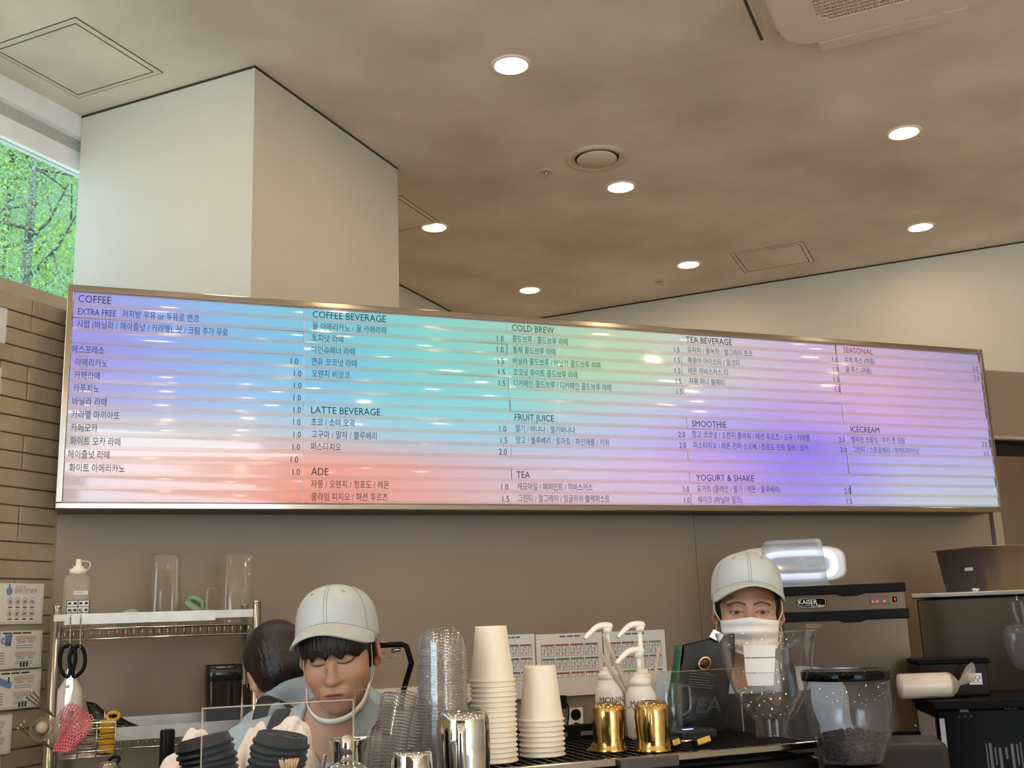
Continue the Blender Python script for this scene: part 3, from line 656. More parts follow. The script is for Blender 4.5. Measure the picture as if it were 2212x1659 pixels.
def body_prims(fd, J, o=0.0, arms=True, legs=True, headtoo=True):
    N, SL, SR, PV = J['N'], J['SL'], J['SR'], J['P']; Y_ = rotz(J['yaw'])
    ax_ = N-PV; Ls = np.linalg.norm(ax_); up = ax_/Ls; lat = SL-SR; lat = lat/np.linalg.norm(lat); fw = np.cross(lat, up); fw /= np.linalg.norm(fw); lat2 = np.cross(up, fw)*1.0
    B_ = np.column_stack([np.cross(up, fw), fw, up]); P_ = lambda t: PV+ax_*t
    if headtoo: fd.cap(J['Hn'], N+up*.01, .050+o, .058+o, .03)
    fd.cap(N-up*.035, SL-up*.015, .056+o, .060+o, .04); fd.cap(N-up*.035, SR-up*.015, .056+o, .060+o, .04)
    fd.ell(P_(.70), (.165+o, .112+o, .17+o), .06, B_); fd.ell(P_(.36), (.145+o, .105+o, .17+o), .06, B_); fd.ell(P_(.02), (.165+o, .118+o, .13+o), .06, B_)
    if arms:
        for s_ in 'LR':
            S_, E_, Hd = J['S'+s_], J['E'+s_], J['H'+s_]; fd.cap(S_, E_, .052+o, .042+o, .03); fd.cap(E_, Hd, .041+o*.8, .027+o*.8, .012)
    if legs:
        for s_ in 'LR':
            hp = PV+lat2*(.085 if s_ == 'L' else -.085)*np.sign(lat2@lat); K_, A_ = J['K'+s_], J['A'+s_]
            fd.cap(hp, K_, .086+o, .058+o, .04); fd.cap(K_, A_, .056+o, .040+o, .02)
            if not o: fd.ell(A_+np.array(J['foot'])*.07+np.array([0, 0, -.055]), (.05, .05, .035), .02); fd.cap(A_+(0, 0, -.05), A_+np.array(J['foot'])*.16+np.array([0, 0, -.06]), .035, .028, .02)
def hand_prims(fd, wr, R, s_):
    """R: columns = across palm (thumb side +x*s_), back-of-hand normal, fingers direction"""
    P_ = lambda a: wr+R@np.array(a, float)
    fd.ell(P_((0, 0, .045)), (.040, .014, .046), .012, R)
    for i, (x, L) in enumerate(((.030, .070), (.011, .080), (-.009, .074), (-.028, .058))):
        a = P_((x*s_, 0, .082)); b_ = P_((x*s_*1.1, -.012, .082+L*.5)); c = P_((x*s_*1.1, -.036, .082+L*.80))
        fd.cap(a, b_, .0092, .0086, .006); fd.cap(b_, c, .0086, .0072, .004)
    fd.cap(P_((.032*s_, -.004, .025)), P_((.058*s_, -.014, .055)), .012, .0105, .01); fd.cap(P_((.058*s_, -.014, .055)), P_((.060*s_, -.026, .082)), .0105, .008, .005)
def make_body(root, J, T, skin, eyes, fine=.0017, handband=None, ez=0.0):
    c = T[1]; bx_ = [(c[0]-.10, c[0]+.10, fine)]; by = [(c[1]-.14, c[1]+.12, fine)]; bz = [(c[2]-.15, c[2]+.12, fine)]
    if handband:
        for h in handband: bx_.append((h[0]-.07, h[0]+.07, .005)); by.append((h[1]-.07, h[1]+.07, .005)); bz.append((h[2]-.07, h[2]+.07, .005))
    pts = np.array([J[k] for k in ('SL', 'SR', 'EL', 'ER', 'HL', 'HR', 'AL', 'AR', 'P')]); lo = np.minimum(pts.min(0), c-.13)-.22; hi = np.maximum(pts.max(0), c+.13)+.22
    fd = Field(axis(lo[0], hi[0], bx_, .016), axis(lo[1], hi[1], by, .016), axis(-.03, c[2]+.16, bz, .02))
    head_prims(fd, T, 0.0, ez); body_prims(fd, J)
    for s_, k in (('L', 1), ('R', -1)): hand_prims(fd, J['H'+s_], J['HR_'+s_], k)
    return fd.build('body', SKINM, root, 1, lambda V: head_colour(V, T, skin, eyes, dz=ez))
def make_shirt(root, J, T, neck_open, m, fold=.004, o=.014):
    pts = np.array([J[k] for k in ('SL', 'SR', 'EL', 'ER', 'P', 'N')]); lo = pts.min(0)-.2; hi = pts.max(0)+.2; g = .0062
    fd = Field(np.arange(lo[0], hi[0], g), np.arange(lo[1], hi[1], g), np.arange(lo[2], hi[2], g))
    J2 = dict(J); body_prims(fd, J2, o, legs=False)
    X, Y, Z = np.meshgrid(*fd.a, indexing='ij')
    fd.D += fold*(np.sin(X*38+Z*21+2*np.sin(Z*17))*.5+np.sin(Y*33-Z*44+1.3*np.sin(X*25))*.5).astype(np.float32)*np.exp(-((fd.D)/.03)**2)
    for a, b_, r1, r2 in neck_open: fd.cap(a, b_, r1, r2, .006, True)
    for k in ('HL', 'HR'):
        e = J['E'+k[1]]; w_ = J[k]; fd.cap(w_+(w_-e)*.05, w_+(w_-e)*1.2, .07, .07, .004, True)
    return fd.build('shirt', m, root, 2)
def strip(pts_a, pts_b):
    mbs = MB(); A_, B_ = np.asarray(pts_a), np.asarray(pts_b); n = len(A_); mbs.grid(lambda u, v: A_[round(u*(n-1))]*(1-v)+B_[round(u*(n-1))]*v, n, 4); return mbs
def smooth_pts(P_, n=24):
    P_ = np.asarray(P_, float); k = len(P_); t = np.linspace(0, k-1, n); out = []
    for u in t:
        i = min(int(u), k-2); f_ = u-i; p0, p1, p2, p3 = P_[max(i-1, 0)], P_[i], P_[i+1], P_[min(i+2, k-1)]
        out.append(.5*(2*p1+(p2-p0)*f_+(2*p0-5*p1+4*p2-p3)*f_**2+(3*p1-p0-3*p2+p3)*f_**3))
    return np.array(out)
def make_cap(root, T, tilt=0.0, rx=.092, ry=.106, hh=.112, z0=.022, m=None, brim=.072, droop=3.4, yaw=0.0, slope=.16):
    Rh, c0 = T; R = Rh@rotz(yaw)@rotx(tilt); c = c0+Rh@np.array([0, .004, z0]); m = m or CAPM
    def crown(a, t):
        q = math.sin(t*math.pi/2)**.82 if t < 1 else 1.0; h = math.cos(t*math.pi/2)**.74 if t < 1 else 0.0
        pl = 1-.012*math.exp(-((((a/(math.pi/3)) % 1)-.5)*2/.99)**2*0)+.008*math.cos(6*a)*q*(1-t)*2
        fr = max(0, -math.sin(a)); zz = hh*h*(1+.04*fr)-.012*t*(1-fr)*t-.006*t**10-droop*.46*(rx*q*math.cos(a))**2*t**5*(1 if math.sin(a) < 0 else .6)
        return np.array([rx*q*math.cos(a)*pl, ry*q*math.sin(a)*pl, zz])
    b_ = MB(); b_.grid(lambda u, v: crown(u*2*math.pi, max(v, .001)), 72, 26, cu=True); b_.v[-1] = b_.v[-1]@R.T+c
    o = b_.build('cap', m, root, solid=.003); root = o
    def brimf(u, v):
        a = (u-.5)*2*math.radians(74); s_ = math.sin(a); k = math.cos(a); L = brim*v*max(0.0, (1-abs(u*2-1)**2.4))
        x = rx*1.005*s_*(1+.10*v*(1-abs(u*2-1)**4)); y = -ry*1.005*k-L
        return np.array([x, y, -droop*x*x*(.50+.50*v)-slope*L+.004-.010*(1-k)])
    b_ = MB(); b_.grid(brimf, 40, 12); b_.v[-1] = b_.v[-1]@R.T+c; b_.build('brim', m, root, solid=.0042)
    st = MB()
    for i in range(6):
        a = -math.pi/2+i*math.pi/3
        for da in ((-.035, .035) if i == 0 else (-.016, .016)):
            P_ = np.array([crown(a+da/max(math.sin(t*math.pi/2), .2)**.5, t)*1.012 for t in np.linspace(.06, .98, 24)])@R.T+c; st.tube(P_, .0007, 5)
    P_ = np.array([brimf(u, 0.0)+np.array([0, -.001, .0015]) for u in np.linspace(0, 1, 36)])@R.T+c; st.tube(P_, .0011, 6)
    st.build('seam', STITCH, root)
    b_ = MB(); b_.ell(c+R@np.array([0, 0, hh+.001]), (.0085, .0085, .004), 8, R); b_.build('button', m, root)
    
    for a in (-math.pi/2-.52, -math.pi/2+.52, 0.52, math.pi-.52):
        e_ = MB(); p_ = crown(a, .50); p2 = crown(a, .52); n_ = p_/np.array([rx, ry, hh])**2; n_ /= np.linalg.norm(n_)
        ring = align(n_); e_.tube([c+R@(p_*1.014+ring@np.array([.0028*math.cos(t), .0028*math.sin(t), 0])) for t in np.linspace(0, 2*math.pi, 12, endpoint=False)], .0010, 5, True); e_.build('eyelet', STITCH, root)
def hair_field(T, o=.007, back=-.075, fringe=None, g=.0022, side=-.05, sa=1.0):
    """close hair over skull and sides, cut away from the face"""
    Rh, c0 = T; lim = .125; fd = Field(*[np.arange(c0[q]-lim-.02, c0[q]+lim+.02, g) for q in range(3)])
    fd.ell(c0+Rh@np.array([0, .018, .030]), np.array([.0765+o, .096+o, .086+o]), .01, Rh)
    fd.ell(c0+Rh@np.array([0, .035, -.02]), np.array([.070+o, .074+o, .062+o]), .02, Rh)
    X = np.stack(np.meshgrid(*fd.a, indexing='ij'), -1); q = (X-c0)@Rh; x, y, z = q[..., 0], q[..., 1], q[..., 2]
    strand = sa*(.0009*np.sin(x*520+np.sin(z*40)*2)+.0009*np.sin(np.arctan2(y, x)*70+z*25)).astype(np.float32)
    fd.D += strand
    # keep: behind the hairline; open the face and the ears
    hair_front = np.where(z > .052, -.2, np.where(np.abs(x) > .060, -.036+np.clip((-.005-z)*.9, 0, .1), -.03))
    keep = np.minimum(y-hair_front, z-back+(.04*np.clip(-y/.05, 0, 1)))
    low = z-np.where(y < .012, side, back)
    fd.D = np.maximum(fd.D, -np.minimum(keep, low).astype(np.float32))
    if fringe:
        fx0, fx1, zlow, amp = fringe
        d = np.sqrt((x/.080)**2+((y+.012)/.093)**2+((z-.03)/.080)**2); sh = (np.abs(d-1.0)*.08-.0065)
        zc = zlow+amp*np.sin(x*210)*.35+amp*np.abs(np.sin(x*95+.6))-.16*np.abs(x)+.9*np.abs(x)**1.5*.0
        fr = np.maximum.reduce([sh+strand*.6, y+.030, zc-z, z-.08, np.abs(x)-.072]).astype(np.float32); fd.D = np.minimum(fd.D, fr)
    return fd
# ------------------------------------------------------------------ people
def J_from(hc, R, yaw, N, sl, sr, el, er, hl, hr, P_, foot, floor=0.0):
    V_ = lambda a: np.array(a, float); Y_ = rotz(yaw); f_ = Y_@V_((0, -1, 0)); lt = Y_@V_((1, 0, 0)); P_ = V_(P_)
    J = dict(N=V_(N), SL=V_(sl), SR=V_(sr), EL=V_(el), ER=V_(er), HL=V_(hl), HR=V_(hr), P=P_, yaw=yaw, foot=f_, Hn=hc+R@V_((0, .022, -.055)))
    J['KL'] = V_((P_[0], P_[1], .48))+lt*.09+f_*.03; J['KR'] = V_((P_[0], P_[1], .48))-lt*.09+f_*.03
    J['AL'] = V_((P_[0], P_[1], .09))+lt*.10; J['AR'] = V_((P_[0], P_[1], .09))-lt*.10
    for s_ in 'LR':
        fw = J['H'+s_]-J['E'+s_]; fw /= np.linalg.norm(fw); up = V_((0, 0, 1)); up = up-fw*(fw@up); up /= np.linalg.norm(up)
        J['HR_'+s_] = np.column_stack([np.cross(up, fw), up, fw])
    return J
def collar(root, N, yaw, m, dep=.11, r=.066, lean=None, hgt=.048, spread=.055):
    """two folded collar wings round the back of the neck, meeting low at the front"""
    Y_ = rotz(yaw); L = np.eye(3) if lean is None else lean
    for s_ in (-1, 1):
        a_, b_ = [], []
        for t in np.linspace(0, 1, 22):
            ang = math.pi/2+s_*t*math.radians(168); rr = r*(1+.12*t); z = .045-.13*t**1.9
            y_ = math.sin(ang)*rr*(1.0+.25*t*(1 if t > .5 else 1)); x_ = math.cos(ang)*rr
            top = np.array([x_, y_, z]); out = np.array([x_*1.42+s_*-0*.01, y_*1.22, z-hgt*(1+.35*t**3)])
            if t > .8: out[0] += -math.copysign(1, math.cos(ang) if abs(math.cos(ang)) > .01 else -s_)*0
            a_.append(N+Y_@(L@top)); b_.append(N+Y_@(L@out))
        mid = [(p+q)/2+Y_@(L@np.array([0, -.004, .012])) for p, q in zip(a_, b_)]
        mbx = MB(); A_, M_, B_ = np.array(a_), np.array(mid), np.array(b_); n = len(a_)
        mbx.grid(lambda u, v: [A_, M_, B_][round(v*2)][round(u*(n-1))], n, 3); mbx.build('collar', m, root, solid=.0035, sub=1)
# --- barista looking down at the counter, left
hA = atD(733, 1402, 2.40); yawA = math.radians(-25); RA = rotz(yawA)@roty(math.radians(-4))@rotx(math.radians(15)); TA = (RA, hA)
b0 = np.array([hA[0], hA[1], 0.0])
pA = thing('person', 'person in pale denim cap and shirt looking down, clear mouth shield under the chin', 'person', b0, 0, 'people behind the counter')
tA = (RA, hA-b0); L3 = lambda x, y, z: np.array([x, y, z], float)
def rel(p): return np.asarray(p, float)-b0
NA = tA[1]+L3(.015, .105, -.165)
JA = J_from(tA[1], RA, yawA, NA, NA+L3(.185, -.03, -.055), NA+L3(-.185, .045, -.055), NA+L3(.24, .02, -.31), NA+L3(-.27, .06, -.31), NA+L3(.13, -.06, -.54), NA+L3(-.14, -.10, -.52), L3(.04, .24, .93), None)
make_body(pA, JA, tA, (188, 142, 112), 'down', ez=.008)
f_ = rotz(yawA)@L3(0, -1, 0)
make_shirt(pA, JA, tA, [(NA+L3(0, 0, .10), NA+f_*.02+L3(0, 0, .0), .064, .066), (NA+f_*.06+L3(0, 0, .02), NA+f_*.19+L3(0, 0, -.16), .062, .012)], DENIM)
collar(pA, NA+L3(0, -.004, .012), yawA, DENIM)
hair_field(tA, fringe=(-.06, .06, .009, .009)).build('hair', HAIRM, pA)
make_cap(pA, tA, tilt=math.radians(-17), hh=.090, z0=.048, slope=.34, droop=4.6)
def lh(T, p): return T[1]+T[0]@np.asarray(p, float)
sh = MB(); P_ = [lh(tA, p) for p in ((-.070, -.052, -.072), (-.060, -.095, -.096), (-.034, -.124, -.113), (0, -.134, -.118), (.034, -.124, -.113), (.060, -.095, -.096), (.070, -.052, -.072))]
P_ = smooth_pts(P_, 40); dn = RA@L3(0, .002, -.007)
sh.grid(lambda u, v: P_[round(u*39)]+dn*(v-.5)*2, 40, 3); sh.build('shield_band', WHITE, pA, solid=.003)
fl = MB(); fl.grid(lambda u, v: P_[6+round(u*27)]+RA@L3(0, -.012*math.sin(v*1.6), .052*v), 28, 6); fl.build('shield_film', clear('shield_film', (250, 250, 250), .8, .1, .03), pA)
for s_ in (-1, 1):
    el = MB()
    e0 = lh(tA, (s_*.070, -.052, -.072)); e1 = lh(tA, (s_*.076, -.014, .012)); e2 = lh(tA, (s_*.074, -.004, -.042))
    el.tube(smooth_pts([e0, (e0+e1)/2+RA@L3(s_*.004, 0, 0), e1], 12), .0011, 5); el.tube(smooth_pts([e0, (e0+e2)/2+RA@L3(s_*.003, 0, 0), e2], 10), .0011, 5); el.build('ear_loop', ELAST, pA)
# apron straps and bib
for s_, S_ in ((1, 'SL'), (-1, 'SR')):
    c_ = NA*.38+JA[S_]*.62+L3(0, 0, .052); lat = rotz(yawA)@L3(.019, 0, 0)
    path = smooth_pts([c_+f_*-.10+L3(0, 0, -.07), c_+f_*-.03+L3(0, 0, .010), c_+f_*.05+L3(0, 0, -.004), c_+f_*.115+L3(0, 0, -.07), c_+f_*.150+L3(0, 0, -.19)], 20)
    strip(path-lat, path+lat).build('apron_strap', STRAP, pA, solid=.003)
bib = MB(); cB = NA+f_*.150+L3(0, 0, -.24)
bib.grid(lambda u, v: cB+rotz(yawA)@L3((u-.5)*.28, .09*(2*u-1)**2+.03*v*0, -.5*v), 14, 8); bib.build('apron', STRAP, pA, solid=.003)
und = MB(); und.grid(lambda u, v: NA+f_*(.118+.012*v)+rotz(yawA)@L3((u-.5)*(.12-.02*v), .03*(2*u-1)**2, -.105-.05*v), 10, 5); und.build('undershirt', mat('navy_cloth', (62, 84, 122), .8), pA, solid=.004)

# --- person bending behind, dark hair, back to the viewer
hB = atD(603, 1445, 2.95); yawB = math.radians(-170); RB = rotz(yawB)@roty(math.radians(14))@rotx(math.radians(30)); b0 = np.array([hB[0]+.18, hB[1]+.05, 0.0])
pB = thing('person', 'person bending with short dark hair and a black strap across a pale denim back', 'person', b0, 0, 'people behind the counter')
tB = (RB, hB-b0); NB = tB[1]+L3(.085, -.02, -.085)
JB = J_from(tB[1], RB, yawB, NB, atD(572, 1596, 2.84)-b0, atD(742, 1548, 2.98)-b0, atD(520, 1700, 2.80)-b0, atD(800, 1700, 3.1)-b0, atD(500, 1790, 3.0)-b0, atD(700, 1790, 3.15)-b0, L3(.22, .03, .92), None)
make_body(pB, JB, tB, (206, 160, 134), 'down', fine=.0026)
make_shirt(pB, JB, tB, [(NA*0+NB+(tB[1]-NB)*.55, NB+(tB[1]-NB)*1.1, .07, .08)], DENIM, .005, .02)
fdh = hair_field(tB, o=.012, back=-.085, g=.0026, side=-.03, sa=.35); fdh.build('hair', mat('brown_black_hair', (28, 18, 16), .34, 0, .4, 70, bump=.25, bscale=220, stretch=(1, .15, 1)), pB)
path = smooth_pts([atD(556, 1600, 2.72)-b0, atD(570, 1545, 2.765)-b0, atD(597, 1536, 2.79)-b0, atD(628, 1556, 2.79)-b0, atD(665, 1600, 2.78)-b0], 22); ac_ = L3(-.012, .018, .006)
strip(path-ac_*1.1+L3(0, 0, .03), path+ac_*1.1+L3(0, 0, .03)).build('apron_strap', STRAP, pB, solid=.003)
el = MB(); e0 = lh(tB, (-.085, .02, .008)); e1 = lh(tB, (-.066, -.066, -.05)); e2 = lh(tB, (-.078, .012, -.046)); e3 = lh(tB, (-.058, -.07, -.1))
el.tube(smooth_pts([e0, e1*.6+e0*.4+L3(0, 0, .004), e1], 10), .0011, 5); el.tube(smooth_pts([e2, (e2+e3)/2, e3], 10), .0011, 5); el.build('ear_loop', ELAST, pB)
cl = MB(); c2 = NB+(tB[1]-NB)*.30; dR = align(tB[1]-NB)
cl.grid(lambda u, v: c2+dR@L3(.068*(1+.25*(1-v))*math.cos(u*6.283), .068*(1+.25*(1-v))*math.sin(u*6.283), -.03+.05*v), 28, 4, cu=True); cl.build('collar', DENIM, pB, solid=.004)

# --- barista in a white mask looking over the counter, right
hR = atD(1615, 1312, 2.78); yawR = math.radians(-30); RR = rotz(yawR)@roty(math.radians(2))@rotx(math.radians(3)); b0 = np.array([hR[0], hR[1], 0.0])
pR = thing('person', 'person in pale denim cap and white pleated face mask beside the ice maker', 'person', b0, 0, 'people behind the counter')
tR = (RR, hR-b0); NR_ = tR[1]+L3(.02, .085, -.175); lt = rotz(yawR)@L3(1, 0, 0); fR = rotz(yawR)@L3(0, -1, 0)

JR = J_from(tR[1], RR, yawR, NR_, NR_+lt*.185+L3(0, 0, -.055), NR_-lt*.185+L3(0, 0, -.055), NR_+lt*.25+L3(0, 0, -.32), NR_-lt*.25+L3(0, 0, -.32), NR_+lt*.20+fR*.09+L3(0, 0, -.56), NR_-lt*.20+fR*.09+L3(0, 0, -.56), NR_+L3(.02, .05, -.5), None)
make_body(pR, JR, tR, (184, 138, 110), 'open')
make_shirt(pR, JR, tR, [(NR_+L3(0, 0, .10), NR_+fR*.02, .064, .066), (NR_+fR*.05+L3(0, 0, .04), NR_+fR*.13+L3(0, 0, -.04), .050, .012)], DENIM)
collar(pR, NR_+L3(0, 0, .012), yawR, DENIM)
hair_field(tR, o=.005).build('hair', HAIRM, pR)
make_cap(pR, tR, tilt=math.radians(-7), hh=.086, z0=.050, slope=.22, droop=4.8, yaw=.05)
mk = MB()
def maskf(u, v):
    s_ = 2*u-1; x = .073*s_*(1-.10*v); z = -.018-.098*v-.012*abs(s_)*(1-v)+.018*abs(s_)*v
    ridge = .012*max(0, 1-abs(s_)*3.5)*(1-v*.6); pl = .0035*math.sin(v*3*2*math.pi)*(1-s_*s_*.6)
    y = -.119+.056*abs(s_)**2.7-ridge*.8-.006*math.sin(v*math.pi)*(1-s_**2)+.012*v*(1-abs(s_))-pl
    return lh(tR, (x, y, z))
mk.grid(maskf, 41, 37); mk.build('face_mask', mat('mask_white', (236, 230, 224), .8, 0, .03, 20), pR, solid=.002)
for s_ in (-1, 1):
    el = MB()
    e0 = lh(tR, (s_*.0725, -.048, -.031)); e1 = lh(tR, (s_*.083, .004, .020)); e2 = lh(tR, (s_*.081, .012, -.045)); e3 = lh(tR, (s_*.066, -.050, -.095))
    el.tube(smooth_pts([e0, (e0+e1)/2+RR@L3(s_*.008, 0, 0), e1], 12), .0016, 6); el.tube(smooth_pts([e3, (e3+e2)/2+RR@L3(s_*.008, 0, 0), e2], 10), .0016, 6); el.build('ear_loop', mat('mask_string', (232, 226, 218), .7), pR)
for s_ in (-1, 1):
    c_ = NR_+lt*s_*.115+L3(0, 0, .025); path = smooth_pts([c_-fR*.09+L3(0, 0, -.06), c_-fR*.01+L3(0, 0, .008), c_+fR*.07+L3(0, 0, -.03), c_+fR*.125+L3(0, 0, -.13), c_+fR*.125+L3(0, 0, -.26)], 18)
    strip(path-lt*.019, path+lt*.019).build('apron_strap', STRAP, pR, solid=.003)
bib = MB(); cB = NR_+fR*.156+L3(0, 0, -.035); bib.grid(lambda u, v: cB+lt*(u-.5)*.36+fR*(-.10*(2*u-1)**2+.012*min(v*4, 1))+L3(0, 0, -.55*v), 14, 8); bib.build('apron', STRAP, pR, solid=.003)
# ------------------------------------------------------------------ counters and what stands on them
DARKLAM = mat('dark_laminate', (62, 52, 44), .45, 0, .06, 6)
BROWNLAM = mat('brown_laminate', (92, 74, 58), .4, 0, .06, 6)
def counter(name, label, x0, x1, y0, y1, z, m):
    t = thing(name, label, 'counter', ((x0+x1)/2, (y0+y1)/2, 0)); w_, d_ = x1-x0, y1-y0
    MB().box((0, 0, (z-.03)/2), (w_-.02, d_-.02, z-.03)).build('carcass', m, t); MB().box((0, 0, z-.015), (w_, d_, .03)).build('worktop', m, t, bevel=.004); return t
ZL = 1.30; ZM = 1.33
counter('service_counter', 'raised customer counter in front of the espresso machine, holding lids and pitchers', -.35, .635, 1.36, 2.03, ZL, DARKLAM)
counter('machine_counter', 'counter the espresso machine stands on', .64, 1.47, 1.98, 2.40, .95, DARKLAM)
counter('grinder_counter', 'low counter under the coffee grinder', 1.49, 1.96, 1.62, 2.02, .92, DARKLAM)

counter('back_counter', 'low counter along the partition behind the staff', .62, 1.62, 3.42, 3.66, 1.10, DARKLAM)

# espresso machine
em = thing('espresso_machine', 'black espresso machine with a slotted cup-warming top and a pale steel rail', 'coffee machine', (1.05, 2.21, .95))
MB().box((0, 0, .185), (.80, .40, .33)).build('body', mat('machine_black', (22, 20, 19), .3, 0, .1, spec=.25), em, bevel=.01)
g = MB()
for i in range(34): g.box((-.385+i*.0233, 0, .3765), (.005, .385, .007))
for i in range(15): g.box((0, -.185+i*.0264, .3740), (.775, .006, .005))
g.build('cup_grille', mat('grille_black', (44, 38, 34), .35, .4, .1), em)
MB().box((0, 0, .356), (.775, .385, .006)).build('drip_tray', BLACKG, em)
g = MB(); g.box((0, -.205, .376), (.81, .012, .014)); g.box((-.398, 0, .374), (.008, .40, .010)); g.box((.398, 0, .374), (.008, .40, .010)); g.build('rail', FRAME, em, bevel=.002)
g = MB(); g.box((0, .198, .39), (.80, .014, .045))
g.build('back_rail', BLACK, em, bevel=.003)
g = MB()
for i in range(6): g.box((-.30+i*.12, .190, .392), (.085, .004, .009))
g.build('slot', mat('slot_grey', (120, 110, 98), .5), em)
MB().box((-.02, -.214, .371), (.13, .02, .020)).build('badge_plate', mat('badge_plate', (58, 54, 52), .3), em, bevel=.002)
g = MB()
for sx in (-.36, .36):
    for sy in (-.16, .16): g.cyl((sx, sy, 0), (sx, sy, .03), .022)
g.build('foot', BLACK, em)
# paper cups
CUPM = mat('cup_paper', (238, 224, 202), .6, 0, .02, 6)
def cup_stack(P_, n, sp, r0, r1, h, group, lb_top, lb_mid):
    first = None
    for k in range(n):
        lb = lb_top if k == n-1 else lb_mid
        if first is None:
            first = thing('paper_cup', lb, 'cup', P_, 0, group)
            MB().open().lathe([(r0*.985, .004), (r1*.97, h-.008), (r1*.97, h), (r1, h), (r1, h-.004), (r0, .005), (r0, .004)], 40).build('cup_wall', CUPM, first)
            MB().lathe([(0, h-.009), (r1*.97, h-.009), (r1*.97, h-.0095), (0, h-.0095)], 32).build('cup_base', CUPM, first)
            MB().tube([(r0*math.cos(a)*1.01, r0*math.sin(a)*1.01, .0028) for a in np.linspace(0, 2*math.pi, 40, endpoint=False)], .0029, 8, True).build('rolled_rim', CUPM, first)
        else: dup(first, P_+np.array([random.uniform(-.0006, .0006), random.uniform(-.0006, .0006), k*sp]), random.random()*6, lb)
cup_stack(np.array([.752, 2.118, ZM+.001]), 17, .00965, .0440, .0325, .110, 'tall stack of white paper cups', 'plain white paper cup topping the taller stack', 'white paper cup nested inside the taller stack, only its rim showing')
cup_stack(np.array([.868, 2.150, ZM+.001]), 8, .0099, .0448, .0335, .110, 'short stack of white paper cups', 'plain white paper cup topping the shorter stack', 'white paper cup nested inside the shorter stack, only its rim showing')
# clear dome lids, upright stack
PET = clear('clear_plastic', (253, 253, 253), 2.2, .05, .03, (240, 238, 234))
def lid_stack(name, prof, n, place, group, cat, lb_top, lb_mid, nseg=36):
    first = None
    for k in range(n):
        P_, R_ = place(k); lb = lb_top if k == n-1 else lb_mid
        if first is None:
            fb = MB().open(t=True).lathe(prof, nseg*2); V_ = fb.v[-1]; an = np.arctan2(V_[:, 1], V_[:, 0]); V_[:, :2] *= (1+.010*np.cos(an*18)*(V_[:, 2] > .0038))[:, None]; first = fb.build(name, PET, None); tag(first, lb, cat, group); first.location = tuple(P_); first.rotation_euler = Matrix(R_.tolist()).to_euler()
        else:
            o = first.copy(); COL.objects.link(o); o.location = tuple(float(x) for x in P_); o.rotation_euler = Matrix(R_.tolist()).to_euler(); o['label'] = lb
pd = atD(959, 1650, 2.05); pd[2] = ZL
lid_stack('dome_lid', [(.0492, .000), (.0500, .0015), (.0492, .0032), (.0462, .0036), (.0452, .012), (.0440, .022), (.0395, .035), (.0290, .0435), (.0275, .0455)], 44,
          lambda k: (pd+np.array([math.sin(k*1.7)*.0006+.00018*k*0, math.cos(k*2.3)*.0006, k*.0058]), rotz(k*.7)), 'upright stack of clear dome lids', 'lid', 'clear dome lid topping the upright stack', 'clear dome lid nested in the upright stack')
pl = atD(846, 1675, 1.98); pl[2] = ZL+.008
def lean(k, n=34):
    a = math.radians(5+11*k/n); x = z = 0.0
    for i in range(k): ai = math.radians(5+11*i/n); x += .0059*math.sin(ai); z += .0059*math.cos(ai)
    return pl+np.array([x, -x*.38, z]), rotz(-.37)@roty(a)
flat = [(.0460, 0), (.0470, .0016), (.0460, .0032), (.0430, .0032), (.0415, .0075), (.0385, .0078), (.0200, .0078), (.0190, .0165), (.0150, .0170)]
lid_stack('flat_lid', flat, 28, lean, 'leaning stack of clear flat lids', 'lid', 'clear flat lid with raised centre topping the leaning stack', 'clear flat lid nested in the leaning stack')
ps = atD(803, 1675, 1.90); ps[2] = ZL+.004
def lean2(k): a = math.radians(4); return ps+np.array([.0056*k*math.sin(a), 0, .0056*k*math.cos(a)]), roty(a)
lid_stack('small_lid', [(r*.80, z) for r, z in flat], 19, lean2, 'small stack of clear lids', 'lid', 'small clear lid topping the low stack', 'small clear lid nested in the low stack')
# black sip lids
def sip_stack(c, n, leanv, group, lt_, lm_):
    first = None
    for k in range(n):
        lb = lt_ if k == n-1 else lm_; a = leanv*(k/n)**1.5+.02*math.sin(k*2.1); R_ = rotz(-.4)@roty(a)@rotx(.03*math.sin(k*1.3)); P_ = c+np.array([a*.02*k*.3, 0, k*.0098])
        if first is None:
            first = thing('sip_lid', lb, 'lid', P_, 0, group, R_)
            MB().open().lathe([(.0455, .0), (.0468, .0025), (.0455, .0055), (.0425, .0065), (.0405, .016), (.0385, .0175), (.0370, .0140), (0, .0140)], 40).build('lid_shell', mat('black_lid', (26, 26, 26), .42, 0, .08, spec=.3), first, solid=.0006)
            g_ = MB(); g_.ell((0, -.030, .0155), (.010, .006, .0045), 8); g_.box((.018, .012, .0150), (.007, .006, .003)); g_.build('sip_bump', MATS['black_lid'], first)
        else: dup(first, P_, 0, lb, R_)
c1 = atD(461, 1659, 1.75); c1[2] = ZL+.001; sip_stack(c1, 13, -.22, 'first stack of black lids', 'black sip lid topping the stack behind the acrylic edge', 'black sip lid within the stack behind the acrylic edge')
c2 = atD(589, 1659, 1.74); c2[2] = ZL+.001; sip_stack(c2, 13, .20, 'second stack of black lids', 'black sip lid topping the stack beside the white towel', 'black sip lid within the stack beside the white towel')
